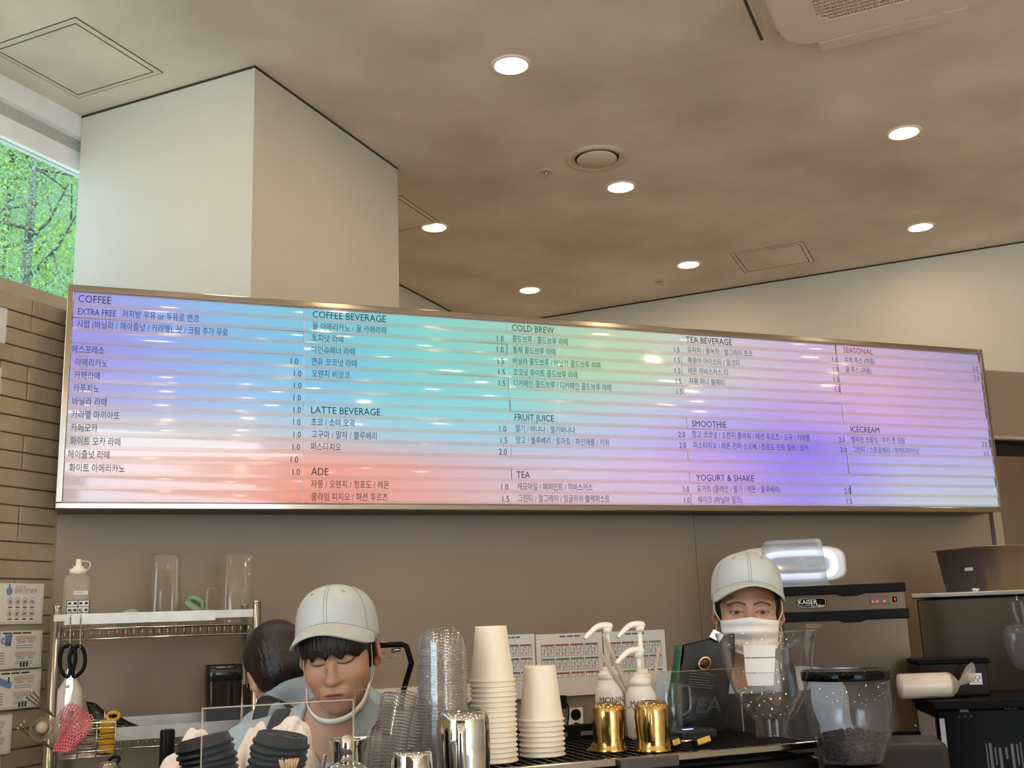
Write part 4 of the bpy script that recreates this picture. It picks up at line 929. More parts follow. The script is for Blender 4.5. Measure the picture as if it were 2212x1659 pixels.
# towels
TOWEL = mat('towel_white', (240, 226, 214), .95, 0, .03, 20, bump=.5, bscale=300)
def towel(P_, w_, dpt, tops, label, seed):
    """a cloth thrown over itself: back hem, ridge of uneven height, front hem, with soft folds"""
    r = np.random.default_rng(seed); ph = r.uniform(0, 6.28, 8); us = np.linspace(0, 1, len(tops)); tz = smooth_pts([(u, 0, z) for u, z in zip(us, tops)], 60)
    def fn(u, v):
        z0 = float(np.interp(u, tz[:, 0], tz[:, 2])); a = math.pi*v; k = math.sin(a)**.55; z = z0*k; fr = math.sin(a)**.5
        x = (u-.5)*w_; y = dpt*math.cos(a)*(1.0-.35*k)
        f1 = .0075*math.sin(2*math.pi*(3.1*u+.6*v)+ph[0])+.005*math.sin(2*math.pi*(5.7*u-1.1*v)+ph[1])+.003*math.sin(2*math.pi*(9*u+2.3*v)+ph[2])
        g1 = .006*math.sin(2*math.pi*(1.6*v+2*u)+ph[3])+.003*math.sin(2*math.pi*(3.5*v-3*u)+ph[4])
        return np.array([x+.006*math.sin(6*v+ph[5])*(1-k)+g1*.6, y+(f1 if v > .5 else f1*.5)*(.4+.6*(1-k)), max(z+g1*k+f1*.35*k, .001)])
    m_ = MB(); m_.grid(fn, 80, 46); o = m_.build('towel', TOWEL, None, solid=.0028); o.location = tuple(P_); o.rotation_euler = (0, 0, -.3); tag(o, label, 'towel', 'white towels')
t1 = atD(410, 1600, 1.90); t1[2] = ZL+.002
towel(t1, .112, .035, [.05, .080, .086, .098, .124, .138, .124, .114, .106, .08], 'crumpled white towel left of the black lids', 1)
t2 = atD(598, 1600, 1.92); t2[2] = ZL+.002
towel(t2, .140, .040, [.090, .118, .127, .129, .126, .134, .141, .139, .118, .06], 'white towel bunched behind the right black lid stack', 2)
# small dark and chrome things at the front edge
p_ = atD(360, 1640, 1.93); o = thing('pepper_mill', 'plain black upright cylinder at the front left of the counter', 'cylinder', (p_[0], p_[1], ZL)); zt = atD(360, 1577, 1.93)[2]-ZL
MB().lathe([(.0125, 0), (.0130, .003), (.0130, zt*.55)], 24).build('lower_tube', BLACK, o); MB().lathe([(.0126, zt*.553), (.0130, zt*.56), (.0130, zt-.003), (.0115, zt), (0, zt)], 24).build('upper_tube', BLACK, o)
p_ = atD(624, 1659, 1.62); br_ = thing('bristle_brush', 'small brush with tan bristles pointing up, cut by the bottom edge', 'brush', (p_[0], p_[1], ZL)); zt = atD(624, 1642, 1.62)[2]-ZL
MB().lathe([(.009, 0), (.008, zt-.030), (.012, zt-.024), (.012, zt-.018)], 16).build('handle', DARKLAM, br_)
g = MB()
for i in range(90):
    a = random.uniform(0, 6.28); q = random.uniform(0, .011); g.tube([(q*math.cos(a), q*math.sin(a), zt-.019), (q*1.6*math.cos(a)+random.gauss(0, .001), q*1.6*math.sin(a), zt+random.gauss(0, .0012))], .0006, 4)
g.build('bristles', mat('bristle_tan', (206, 178, 140), .7), br_)['kind'] = 'stuff'
p_ = atD(749, 1650, 1.70); sh_ = thing('cocktail_shaker', 'chrome cocktail shaker with a domed cap', 'shaker', (p_[0], p_[1], ZL)); zt = atD(749, 1588, 1.70)[2]-ZL
MB().lathe([(.026, 0), (.030, .002), (.036, zt-.062), (.0355, zt-.060)], 40).build('tin', CHROME, sh_)
MB().lathe([(.0362, zt-.062), (.0355, zt-.055), (.030, zt-.046), (.018, zt-.042), (.0135, zt-.040)], 40).build('shoulder', CHROME, sh_)
MB().lathe([(.0130, zt-.041), (.0128, zt-.014), (.0105, zt-.005), (.005, zt-.0008), (0, zt)], 32).build('cap', CHROME, sh_)
GOLD = mat('polished_gold', (190, 158, 98), .17, 1.0, .10, 60, stretch=(40, 40, 1))
def milk_pitcher(name, P_, r, h, m, label, spin, group=None, inverted=True):
    t = thing(name, label, 'pitcher', P_, spin, group)
    pr = [(r*1.04, 0), (r*1.06, .002), (r*.93, h*.10), (r*.92, h*.25), (r*.98, h*.5), (r*1.0, h*.75), (r*.985, h*.90), (r*.93, h*.965), (r*.84, h*.995), (r*.76, h), (r*.70, h-.003), (0, h-.003)]
    if m is GOLD: pr = [(r*1.04, 0), (r*1.06, .002), (r*.93, h*.08), (r*.90, h*.22), (r*.96, h*.45), (r*1.0, h*.68), (r*.97, h*.83), (r*.88, h*.93), (r*.74, h*.985), (r*.60, h), (r*.54, h-.002), (0, h-.002)]
    if not inverted: pr = [(q, h-z) for q, z in pr][::-1]
    b_ = MB().open(); b_.lathe(pr, 48); V_ = b_.v[-1]; zz = (V_[:, 2] < h*.22) if inverted else (V_[:, 2] > h*.78); w_ = np.clip((1-np.abs(V_[:, 2]-(0 if inverted else h))/(h*.22)), 0, 1)
    an = np.arctan2(V_[:, 1], V_[:, 0]); V_[:, 0] += w_*.013*np.exp(-(an/.32)**2)*zz; b_.build('pitcher_body', m, t, solid=.0012)
    s_ = -1; hz = [h*.86, h*.88, h*.62, h*.30, h*.22] if inverted else [h*.14, h*.12, h*.4, h*.72, h*.8]
    P2 = smooth_pts([(-r*.95, 0, hz[0]), (-r*1.45, 0, hz[1]), (-r*1.62, 0, hz[2]), (-r*1.42, 0, hz[3]), (-r*1.36, 0, hz[4])], 20)
    b_ = MB(); b_.grid(lambda u, v: P2[round(u*19)]+np.array([0, (v-.5)*.014, 0]), 20, 3); b_.build('handle', m, t, solid=.002); return t
p_ = atZ(1318, 1622, ZM); milk_pitcher('milk_pitcher', (p_[0], p_[1], ZM), .0365, .098, GOLD, 'upturned gold milk pitcher on the left of the pair', math.radians(150), 'gold milk pitchers')
p_ = atZ(1413, 1622, ZM); milk_pitcher('milk_pitcher', (p_[0], p_[1], ZM), .0365, .100, GOLD, 'upturned gold milk pitcher nearer the coffee bag', math.radians(58), 'gold milk pitchers')
p_ = atD(1003, 1650, 1.86); zt = atD(1003, 1538, 1.86)[2]-ZL; t = milk_pitcher('milk_pitcher', (p_[0], p_[1], ZL), .046, zt, CHROME, 'large upturned chrome pitcher in front of the dome lids', math.radians(68), 'steel milk pitchers')
p_ = atD(757, 1650, 1.86); zt = atD(757, 1596, 1.86)[2]-ZL; milk_pitcher('milk_pitcher', (p_[0]-.005, p_[1], ZL), .030, zt, CHROME, 'upright chrome pitcher with its lip behind the shaker', math.radians(10), 'steel milk pitchers', False)
p_ = atD(890, 1650, 1.76); zt = atD(890, 1622, 1.76)[2]-ZL; t = thing('steel_tumbler', 'upturned chrome tumbler in front of the leaning lids', 'tumbler', (p_[0], p_[1], ZL))
MB().lathe([(.040, 0), (.041, .002), (.0335, zt-.006), (.031, zt-.001), (.028, zt), (0, zt-.002)], 48).build('tumbler_wall', CHROME, t)
p_ = atD(672, 1640, 1.84); zt = atD(672, 1594, 1.84)[2]-ZL; t = thing('acrylic_bin', 'small clear acrylic bin beside the towel', 'bin', (p_[0], p_[1], ZL))
MB().open().lathe([(.022, .002), (.026, zt), (.0255, zt), (.0215, .002)], 32, sq=8).build('bin_wall', clear('acrylic', (253, 253, 253), .09, .03), t); MB().bx((-.02, -.02, 0), (.02, .02, .002)).build('bin_floor', MATS['acrylic'], t)
# acrylic guards
ACR = MATS['acrylic']
def guard(xl, xr, yt, Y, zb, label, name='acrylic_guard'):
    a = atY(xl, yt, Y); b_ = atY(xr, yt, Y); zt = a[2]; x0, x1 = a[0], b_[0]; t = thing(name, label, 'screen', ((x0+x1)/2, Y, zb), 0, 'acrylic sneeze guards'); w_ = x1-x0; h = zt-zb
    MB().box((0, 0, h/2), (w_, .004, h)).build('pane', ACR, t)
    g_ = MB(); g_.box((0, 0, h-.0008), (w_, .0042, .0016)); g_.box((-w_/2+.0007, 0, h/2), (.0014, .0042, h)); g_.box((w_/2-.0007, 0, h/2), (.0014, .0042, h)); g_.build('polished_edge', clear('acrylic_edge', (246, 242, 230), 1, .1, .30, (240, 226, 200)), t)
    g_ = MB(); g_.box((0, 0, .002), (w_, .03, .004)); g_.build('foot', ACR, t); return t
guard(436, 764, 1529, 1.46, ZL, 'clear acrylic screen in front of the black lids')
guard(766, 1600, 1489, 2.27, ZM+.003, 'wide clear acrylic screen across the espresso machine')
# syrup pumps
PUMP = mat('pump_white', (240, 234, 222), .3, 0, .02)
def pump_bottle(P_, h_b, h_p, spin, label, text):
    t = thing('syrup_bottle', label, 'syrup bottle', P_, spin, 'white syrup pump bottles'); r = .036
    MB().lathe([(.033, 0), (r, .004), (r, h_b*.80), (r*.94, h_b*.88), (.026, h_b), (.024, h_b+.004), (0, h_b+.004)], 36).build('bottle', mat('bottle_cream', (232, 226, 216), .3), t)
    MB().lathe([(.0265, h_b+.001), (.0265, h_b+.012), (.020, h_b+.020), (.015, h_b+.021), (.014, h_b+.030), (0, h_b+.030)], 32).build('collar', PUMP, t)
    MB().cyl((0, 0, h_b+.028), (0, 0, h_p-.006), .0068, .0060, 16).build('pump_stem', PUMP, t)
    g_ = MB(); P2 = smooth_pts([(.012, 0, h_p), (0, 0, h_p+.004), (-.024, 0, h_p+.003), (-.046, 0, h_p-.010), (-.062, 0, h_p-.024)], 16)
    g_.tube(P2, np.interp(np.linspace(0, 1, 16), [0, .1, .3, .7, 1], [.008, .0125, .0115, .008, .0055]), 12, flat=.75); g_.lathe([(.011, h_p-.012), (.012, h_p-.003), (.010, h_p)], 20); g_.build('pump_head', PUMP, t)
    v, f = text_parts([(text, .019, .062, 'C')])[0]; v = v.copy(); aa = v[:, 0]/(r+.0004)-math.pi/2; V_ = np.column_stack([(r+.0006)*np.cos(aa), (r+.0006)*np.sin(aa), v[:, 1]+h_b*.62])
    MB().add(V_, f, False, rotz(-spin-.35)).build('lettering', mat('maroon_ink', (92, 30, 34), .6), t)
def on(px, py, z, dy=0): q = atZ(px, py, z); return np.array([q[0], q[1]+dy, z])
q = np.array([1.186, 2.315, ZM+.001]); pump_bottle(q, .115, .192, .1, 'white syrup pump bottle with the lowest pump head, in front', 'MONIN')
q = np.array([1.132, 2.365, ZM+.001]); pump_bottle(q, .130, .250, .1, 'white syrup pump bottle whose spout reaches furthest left', 'MONIN')
q = np.array([1.172, 2.415, 1.365+.001]); q[2] = 1.364; q = np.array([1.19, 2.385, ZM+.001]); q[1] = 2.41-.0; 
pump_bottle(np.array([1.222, 2.372, ZM+.001]), .120, .250, .1, 'white syrup pump bottle behind the clear jug', 'MONIN')
# clear jug with straws
jq = np.array([1.118, 2.232, ZM+.002]); jq = np.array([1.20, 2.305, ZM+.002])
jg = thing('clear_jug', 'clear jug of straws among the syrup bottles', 'jug', (1.252, 2.300, ZM+.001))
JR_ = .030
MB().open().lathe([(.028, .002), (.0305, .06), (.033, .115), (.0345, .118)], 36).build('jug_wall', PET, jg); MB().lathe([(0, .001), (.028, .001), (.028, .002), (0, .002)], 24).build('jug_floor', PET, jg)
MB().tube(smooth_pts([(.032, 0, .108), (.052, 0, .110), (.056, 0, .085), (.052, 0, .055), (.030, 0, .045)], 16), .0035, 8).build('jug_handle', PET, jg)
STRAW = clear('straw_plastic', (244, 240, 232), .6, .2, .55, (240, 232, 220))
for a, b_, lb in (((1.213, 2.316, ZM+.006), atD(1297, 1412, 2.50), 'white straw leaning left, the lower of two'), ((1.200, 2.322, ZM+.006), atD(1303, 1368, 2.52), 'white straw leaning left, the longest'), ((1.195, 2.312, ZM+.006), atD(1423, 1398, 2.55), 'white straw standing almost upright in the jug')):
    a = np.array(a); d = b_-a; L_ = np.linalg.norm(d); t = MB().open().lathe([(.0042, 0), (.0042, L_)], 14).build('straw', STRAW, None, solid=.0006)
    t.location = tuple(a); t.rotation_euler = Matrix(align(d).tolist()).to_euler(); tag(t, lb, 'straw', 'straws in the jug')
# coffee bag
cbq = np.array([1.358, 2.345, ZM+.002]); cb = thing('coffee_bag', 'black coffee bean bag with a round badge and a green side, silver fold on top', 'bag', cbq, math.radians(-14))
BAG = mat('bag_black', (22, 22, 21), .35, 0, .15, 10, bump=.3, bscale=25, spec=.3); GREEN = mat('bag_green', (30, 92, 54), .4, 0, .15, 8)
def bagf(u, v):
    z = .212*v; w_ = .066-.003*v; th = .034*(1-.75*max(0, v-.35)/.65)
    P4 = [(-w_, -th), (w_, -th), (w_, th), (-w_, th), (-w_, -th)]; s_ = u*4; i = min(int(s_), 3); f4 = s_-i; p, q_ = np.array(P4[i]), np.array(P4[i+1]); xy = p+(q_-p)*f4
    bul = .008*math.sin(math.pi*f4)*math.sin(math.pi*min(v*1.3, 1)); n_ = [(0, -1), (.4, 0), (0, 1), (-.4, 0)][i]
    return np.array([xy[0]+n_[0]*bul+.004*math.sin(v*9+i), xy[1]+n_[1]*bul, z+.012*(xy[0]/w_)*v*v])
g = MB(); g.grid(bagf, 49, 20); g.build('bag_body', BAG, cb)
g = MB(); g.grid(lambda u, v: np.array([-.0635-.006*math.sin(math.pi*u)*math.sin(v*3)-.012*v*u+(-.002), -.034*(1-.75*max(0, v-.35)/.65)*(1-2*u)*1.02, 0.213*v-.012*v*v]), 8, 18); g.build('green_gusset', GREEN, cb, solid=.001, label='green side gusset')
g = MB(); g.lathe([(0, .0015), (.0135, .0015), (.016, .001), (.016, 0)], 32); g.v[-1] = g.v[-1]@rotx(math.pi/2).T+np.array([-.012, -.0385, .158]); g.build('badge', GOLD, cb)
g = MB(); g.lathe([(0, .002), (.0128, .002), (.0128, .001)], 32); g.v[-1] = g.v[-1]@rotx(math.pi/2).T+np.array([-.012, -.0385, .158]); g.build('badge_face', mat('badge_face', (120, 28, 30), .3, 0, .5, 160, c2=(40, 30, 28)), cb)
g = MB()
for i in range(7):
    x0 = -.045; w_ = random.uniform(.045, .066); g.box((x0+w_/2, -.0425, .138-i*.0058), (w_, .0008, .0014), roty(.13))
g.build('small_print', mat('print_grey', (96, 94, 90), .6), cb)
lt_ = text_parts([('JEA', .052, .085, 'C')])[0]; MB().add(lt_[0], lt_[1], False, XZ, (.002, -.0432, .045)).build('lettering', mat('print_dark_grey', (48, 48, 47), .6), cb)
g = MB(); g.box((.014, -.016, .220), (.034, .005, .022), roty(.45)); g.build('silver_fold', CHROME, cb, bevel=.002)
for ch in cb.children:
    for v_ in ch.data.vertices: v_.co.x += .24*v_.co.z-.018
# dark device with a blue light, clip tool
p_ = atZ(1482, 1588, ZM); t = thing('scale', 'flat black scale with a small blue light', 'scale', (1.262, 2.235, ZM+.001), .1)
MB().box((0, 0, .011), (.095, .085, .020)).build('scale_body', mat('scale_black', (40, 36, 36), .4), t, bevel=.004); MB().box((-.012, -.012, .0216), (.026, .008, .001)).build('display_light', mat('blue_light', (110, 130, 255), .4, emit=(110, 135, 255), estr=2.5), t)
t = thing('clamp_tool', 'black and yellow hand clamp lying on the machine', 'tool', tuple(atZ(1490, 1606, ZM+.008)), -.15); YEL = mat('tool_yellow', (216, 168, 52), .4)
for sx, w_ in ((-.034, .026), (.028, .044)):
    MB().box((sx, 0, .004), (w_, .022, .022), roty(-.25)).build('grip', BLACK, t, bevel=.005); MB().box((sx, -.0113, .006), (w_*.68, .002, .012), roty(-.25)).build('yellow_pad', YEL, t, bevel=.001)
MB().cyl((-.03, 0, .004), (.02, 0, .006), .003).build('bar', CHROME, t)
# hopper lying on the machine top
hp = np.array([1.392, 2.094, ZM+.002]); t = thing('grinder_hopper', 'big empty clear funnel hopper with white labels, standing on the machine edge', 'hopper', hp, math.radians(-33))
HOP = clear('hopper_plastic', (251, 250, 249), 1.3, .04, .006)
MB().open().lathe([(.036, .0), (.038, .002), (.038, .040), (.052, .052), (.075, .092), (.094, .145), (.101, .19), (.111, .226), (.113, .228), (.111, .229), (.0995, .19), (.0925, .145), (.0735, .092), (.050, .052), (.0365, .040)], 56).build('hopper_wall', HOP, t)
MB().open(t=True).lathe([(.056, .056), (.040, .08), (.018, .098), (.004, .104)], 4, rotz(.4)).build('inner_cone', HOP, t)
MB().open().lathe([(.030, .002), (.034, .038)], 32).build('neck_sleeve', HOP, t)
g = MB()
for k, (z0, z1) in enumerate(((.178, .203), (.146, .1755), (.118, .1445))):
    def lf(u, v, z0=z0, z1=z1):
        z = z0+(z1-z0)*v; r_ = np.interp(z, [.092, .145, .19, .226], [.075, .094, .101, .111])+.0012; a = math.radians(-118+u*38-(.203-z)*60); return np.array([r_*math.cos(a), r_*math.sin(a), z])
    g.grid(lf, 12, 4)
g.build('label_sheet', PAPER, t, label='white paper labels')
# coffee grinder with beans
gp = atD(1845, 1650, 2.20); zt = atD(1845, 1452, 2.20)[2]; gz = atD(1845, 1645, 2.20)[2]; t = thing('coffee_grinder', 'coffee grinder with a clear hopper of dark beans and a black lid', 'grinder', (gp[0], gp[1], .92)); h0 = gz-.92; h1 = zt-.92
MB().lathe([(.075, 0), (.075, .03), (.062, .05), (.062, h0-.04), (.060, h0-.005), (0, h0-.005)], 40).build('motor_body', BLACK, t, bevel=.003)
hw = [(.058, h0), (.066, h0+.015), (.082, h0+.060), (.0845, h0+.075), (.0880, h1-.012), (.0865, h1-.012), (.083, h0+.075), (.0805, h0+.060), (.0645, h0+.015), (.057, h0)]
MB().open().lathe(hw, 56).build('hopper', clear('hopper_smoke', (242, 241, 243), .9, .04, .035, (206, 202, 208)), t)
MB().lathe([(.0895, h1-.016), (.0905, h1-.014), (.0905, h1+.002), (.088, h1+.004), (.083, h1+.003), (0, h1+.003)], 56).build('lid', BLACKG, t)
bm_ = MB(); 
def bean(c, R_): bm_.ell(c, (.0052, .0038, .0030), 5, R_)
for i in range(700):
    if i < 420: a = random.uniform(0, 6.28); z = random.uniform(.004, .052); r_ = np.interp(z, [0, .015, .06], [.052, .060, .0765])-.004
    else: a = random.uniform(0, 6.28); r_ = .074*math.sqrt(random.random()); z = .050+random.uniform(-.003, .004)+.004*math.sin(a*2)
    bean((r_*math.cos(a), r_*math.sin(a), h0+z), rotz(random.uniform(0, 6))@rotx(random.uniform(0, 3)))
bm_.lathe([(0, h0+.003), (.05, h0+.003), (.056, h0+.015), (.071, h0+.050), (0, h0+.050)], 24)
bm_.build('beans', mat('coffee_bean', (36, 20, 14), .45, 0, .3, 40), t)['kind'] = 'stuff'
# ice maker
DI = 3.42; RZI = math.radians(-34); icx = atD(1825, 1340, DI); izt = atD(1820, 1263, DI)[2]; ZC = 1.205; w_ = 257*DI/F; hI = izt-ZC; IR = rotz(RZI)
def il_(px, py): q = IR.T@(atD(px, py, DI)-icx); return q[0], atD(px, py, DI)[2]-ZC
im = thing('ice_maker', 'steel ice maker with black cap bands and red display lights', 'ice maker', (icx[0], icx[1], ZC), RZI)
MB().box((0, .27, hI/2), (w_, .54, hI-.01)).build('cabinet', mat('appliance_steel', (122, 107, 90), .3, 1, .08, 30, stretch=(1, 1, 40)), im, bevel=.006)
zz = lambda px, py: il_(px, py)[1]
def band(z0, z1, dip, name, ov):
    pts = [(-w_/2-ov, z0), (-w_*.05, z0), (w_*.0, z0-dip), (w_*.12, z0-dip), (w_*.18, z0), (w_/2+ov, z0), (w_/2+ov, z1), (-w_/2-ov, z1)]
    g_ = MB(); g_.prism(pts, .56, None, (0, -.014, 0)); return g_.build(name, BLACK, im, bevel=.003)
band(zz(1820, 1283), zz(1820, 1263), .007, 'top_cap', .004); band(zz(1820, 1340), zz(1820, 1319), .007, 'middle_band', .006)
MB().box((0, .27, .012), (w_+.01, .57, .024)).build('base_skirt', BLACK, im, bevel=.002)
ict = thing('ice_counter', 'brown counter under the ice maker', 'counter', (icx[0], icx[1], 0), RZI)
MB().box((-.06, .27, (ZC-.03)/2), (.46, .56, ZC-.03)).build('carcass', BROWNLAM, ict); MB().box((-.06, .27, ZC-.0155), (.48, .58, .03)).build('worktop', BROWNLAM, ict, bevel=.004)
fq = atD(2050, 1606, 2.55); t = thing('bean_cabinet', 'brown cabinet with rounded edges between the grinder and the drinks dispenser', 'cabinet', (fq[0], fq[1], 0), RZI); MB().box((-.12, .11, fq[2]/2), (.24, .20, fq[2])).build('cabinet_body', mat('brown_gloss', (40, 33, 28), .35, 0, .05, spec=.25), t, bevel=.016)
bz = zz(1754, 1302); bxx = il_(1754, 1302)[0]; g = MB(); g.lathe([(.047, -.001), (.047, .002), (0, .002)], 48, sq=3.2); g.v[-1] = (g.v[-1]*np.array([1, .36, 1]))@rotx(math.pi/2).T+np.array([bxx, -.001, bz]); nplate = g.build('name_plate', BLACKG, im)
g = MB(); rg = []
for a in np.linspace(0, 2*math.pi, 48, endpoint=False): ca, sa = math.cos(a), math.sin(a); q = (abs(ca)**4+abs(sa)**4)**-.25; rg.append((bxx+.0435*ca*q, -.0035, bz+.0143*sa*q))
g.tube(rg, .0007, 5, True); ts = text_parts([('KAISER', .021, .057, 'L'), ('Ice Maker', .0115, .040, 'L')])
g.add(ts[0][0], ts[0][1], False, XZ, (bxx-.040, -.0036, bz-.004)); g.add(ts[1][0], ts[1][1], False, XZ, (bxx-.002, -.0036, bz-.0125)); g.box((bxx-.021, -.0034, bz-.0085), (.034, .0006, .0009)); g.build('lettering', WHITE, nplate)
dz = zz(1900, 1297); dx = il_(1900, 1297)[0]; cpan = MB().box((dx, -.001, dz), (.060, .006, .024)).build('control_panel', mat('panel_grey', (96, 84, 76), .4), im, bevel=.001)
RED = mat('red_led', (255, 60, 40), .4, emit=(255, 50, 36), estr=4.0)
for k in (-.0225, -.0095, .0130): MB().ell((dx+k, -.0045, dz-.003), (.0026, .0012, .0026), 8).build('indicator_light', RED, cpan)
MB().box((dx+.045, -.001, dz+.002), (.012, .006, .016)).build('digit_display', BLACKG, im); MB().box((dx+.045, -.0042, dz+.002), (.003, .0006, .008)).build('digit', RED, im)
MB().box((il_(1757, 1352)[0], -.001, zz(1757, 1352)), (.047, .002, .014)).build('rating_plate', mat('plate_bronze', (120, 100, 78), .5), im)
for sx in (-1, 1): MB().cyl((sx*(w_/2-.012), -.004, .04), (sx*(w_/2-.012), -.0005, .04), .004).build('rivet', CHROME, im)
# on the ice maker: rounded white lamp and upturned clear container
zI = izt+.0015; DL = 3.78; lx = 0; lw = 240*DL/F; lh_ = 80*DL/F; lz = max(atD(1710, 1262, DL)[2], zI+.004); lc = atD(1708, 1222, DL)
lamp = thing('lamp_unit', 'white rounded light unit glowing behind the upturned clear container', 'lamp', (lc[0], lc[1], zI), math.radians(-22))
def sqr(wr, hr, y0, y1, name, m, k=4.2, ring=None, off=0):
    g_ = MB(); n_ = 56; o_ = []
    for i in range(n_): a = 2*math.pi*i/n_; ca, sa = math.cos(a), math.sin(a); q = (abs(ca)**k+abs(sa)**k)**(-1/k); o_.append((wr*ca*q+off, hr*sa*q+lh_/2+lz-zI))
    if ring:
        g_.tube([(x, y0, z) for x, z in o_], ring, 8, True)
    else: g_.prism(o_, y1-y0, None, (0, y0, 0))
    return g_.build(name, m, lamp, bevel=.006 if not ring else 0)
sqr(lw/2, lh_/2, 0, .12, 'lamp_case', mat('case_white', (206, 196, 188), .35))
sqr(lw/2*.80, lh_/2*.92, -.006, .003, 'lamp_face', mat('face_white', (206, 206, 212), .4, emit=(225, 232, 250), estr=.08), off=lw*.08)
sqr(lw/2*.62, lh_/2*.62, -.009, 0, 'glow_ring', mat('glow_white', (245, 248, 255), .4, emit=(232, 240, 255), estr=.9), ring=.010, off=lw*.08)
sqr(lw/2*.52, lh_/2*.46, -.009, -.003, 'dark_centre', mat('lamp_grey', (176, 176, 186), .3), off=lw*.08)
MB().box((0, .06, (lz-zI)/2+.002), (.12, .08, lz-zI+.004)).build('stand', MATS['case_white'], lamp)
cc_ = atD(1716, 1262, 3.55); ct = atD(1715, 1168, 3.55)[2]; cw = 142*3.55/F
ctn = thing('container', 'clear food container upturned on the ice maker', 'container', (cc_[0], cc_[1], zI), math.radians(-30)); hc_ = ct-zI
CONT = clear('container_plastic', (240, 244, 248), 1.0, .12, .30, (226, 232, 240))
MB().open(t=True).lathe([(cw/2*.98, .0), (cw/2*.98, .006), (cw/2*.93, .008), (cw/2*.86, hc_-.012), (cw/2*.82, hc_-.003), (cw/2*.76, hc_)], 48, sq=9).build('container_wall', CONT, ctn)
g = MB()
for k in range(4): g.box((cw*.22, -cw/2*.905+k*.004*.0, .02+k*.022), (.03, .001, .0012))
g.box((0, -cw/2*.925, .048), (cw*.86, .001, .0014)); g.build('graduation', mat('graduation_grey', (120, 126, 138), .5), ctn)
# stainless cabinet, pan, dispenser, bag, box, scoop
YS = 3.00; sq_ = atD(1978, 1283, 3.75); sz = sq_[2]; st_ = thing('steel_cabinet', 'tall dark stainless cabinet with a pan on top, at the right edge', 'cabinet', (sq_[0]+.4*S2, sq_[1]-.4*S2, 0), -math.pi/4)
MB().box((0, .3, (sz-.02)/2), (.80, .58, sz-.02)).build('cabinet_body', mat('dull_steel', (88, 74, 60), .34, .85, .10, 3), st_, bevel=.004); MB().box((-.004, .295, sz-.008), (.82, .62, .016)).build('cabinet_top', STEEL, st_, bevel=.003)
pc = atD(2150, 1266, 3.80); pan = thing('steel_pan', 'deep stainless food pan with a small label, on the cabinet', 'pan', (pc[0]+.165, pc[1]+.15, sz+.0005)); hp_ = 98*3.8/F
g = MB(); N4 = lambda s1, s2, z: [(s1*x, s2*y, z) for x, y in ((-1, -1), (1, -1), (1, 1), (-1, 1))]
g.open(); pr = [(.86, 0), (.90, .006), (1.0, hp_-.004), (1.075, hp_-.003), (1.08, hp_), (1.0, hp_)]
vs = []; n_ = 48
for s_, z in pr:
    for i in range(n_):
        a = 2*math.pi*(i+.5)/n_; ca, sa = math.cos(a), math.sin(a); q = (abs(ca)**12+abs(sa)**12)**(-1/12); vs.append((.165*s_*ca*q, .145*s_*sa*q, z))
fs = [(j*n_+i, j*n_+(i+1) % n_, (j+1)*n_+(i+1) % n_, (j+1)*n_+i) for j in range(len(pr)-1) for i in range(n_)]+[tuple(range(n_-1, -1, -1))]
g.add(vs, fs, True); g.build('pan_body', mat('pan_steel', (170, 158, 142), .46, 1, .06), pan)
MB().box((-.1605, -.03, hp_*.52), (.0012, .04, .012), rotz(0)@roty(-.1)).build('pan_label', PAPER, pan)
t = thing('steel_puck', 'small round steel puck in front of the pan', 'puck', (atD(2106, 1268, 3.78)[0], atD(2106, 1268, 3.78)[1], sz)); MB().lathe([(.015, 0), (.016, .002), (.016, .011), (.014, .013), (0, .013)], 28).build('puck_shell', CHROME, t)
DD = 3.05; dcn = atD(2020, 1513, DD); RZD = math.radians(-31); RD = rotz(RZD); dzt = dcn[2]; dcc = dcn+RD@np.array([.25, 0, 0])
def dl_(px, py): q = raydir(px, py); n_ = RD@np.array([0, -1., 0]); p = CAM+q*(((dcc-CAM)@n_)/(q@n_)); return (RD.T@(p-dcc))[0], p[2]-.90
ds = thing('drinks_dispenser', 'black glossy drinks dispenser with a pale side panel', 'dispenser', (dcc[0], dcc[1], .90), RZD); hd = dzt-.90
sct = thing('side_counter', 'low counter under the black drinks dispenser', 'counter', (dcc[0], dcc[1], 0), RZD); MB().box((.08, .19, .435), (.66, .36, .87)).build('carcass', DARKLAM, sct); MB().box((.08, .19, .8845), (.67, .38, .03)).build('worktop', DARKLAM, sct)
MB().box((0, .17, hd/2-.012), (.50, .33, hd-.03)).build('dispenser_body', mat('dispenser_black', (9, 8, 8), .14, 0, .1, spec=.03), ds, bevel=.004); MB().box((0, .16, hd-.012), (.53, .39, .024)).build('dispenser_top', mat('dispenser_top_black', (12, 11, 11), .5, 0, .1, spec=.05), ds, bevel=.004)
MB().box((-.2515, .18, hd/2-.02), (.003, .28, hd-.06)).build('side_panel', mat('side_grey', (196, 188, 178), .4), ds); MB().box((-.238, .003, hd/2-.02), (.014, .006, hd-.06)).build('front_trim', mat('trim_grey', (120, 116, 112), .35, .6), ds)
lx_, lz_ = dl_(2184, 1532); v, f = text_parts([('dolki.', .017, .034, 'L')])[0]; MB().add(v, f, False, XZ, (lx_-.017, .0035, lz_)).build('lettering', mat('print_light', (200, 198, 196), .5), ds)
g = MB(); ex, ez_ = dl_(2084, 1535)
for k in range(4): g.box((ex-.010+k*.006, .004, ez_), (.0045, .001, .009))
for k in range(3): g.tube([(ex-.016+k*.016+.003*math.cos(a), .004, ez_-.016+.003*math.sin(a)) for a in np.linspace(0, 6.28, 12, endpoint=False)], .0005, 4, True)
g.build('display', mat('display_grey', (108, 106, 104), .5), ds)
g = MB()
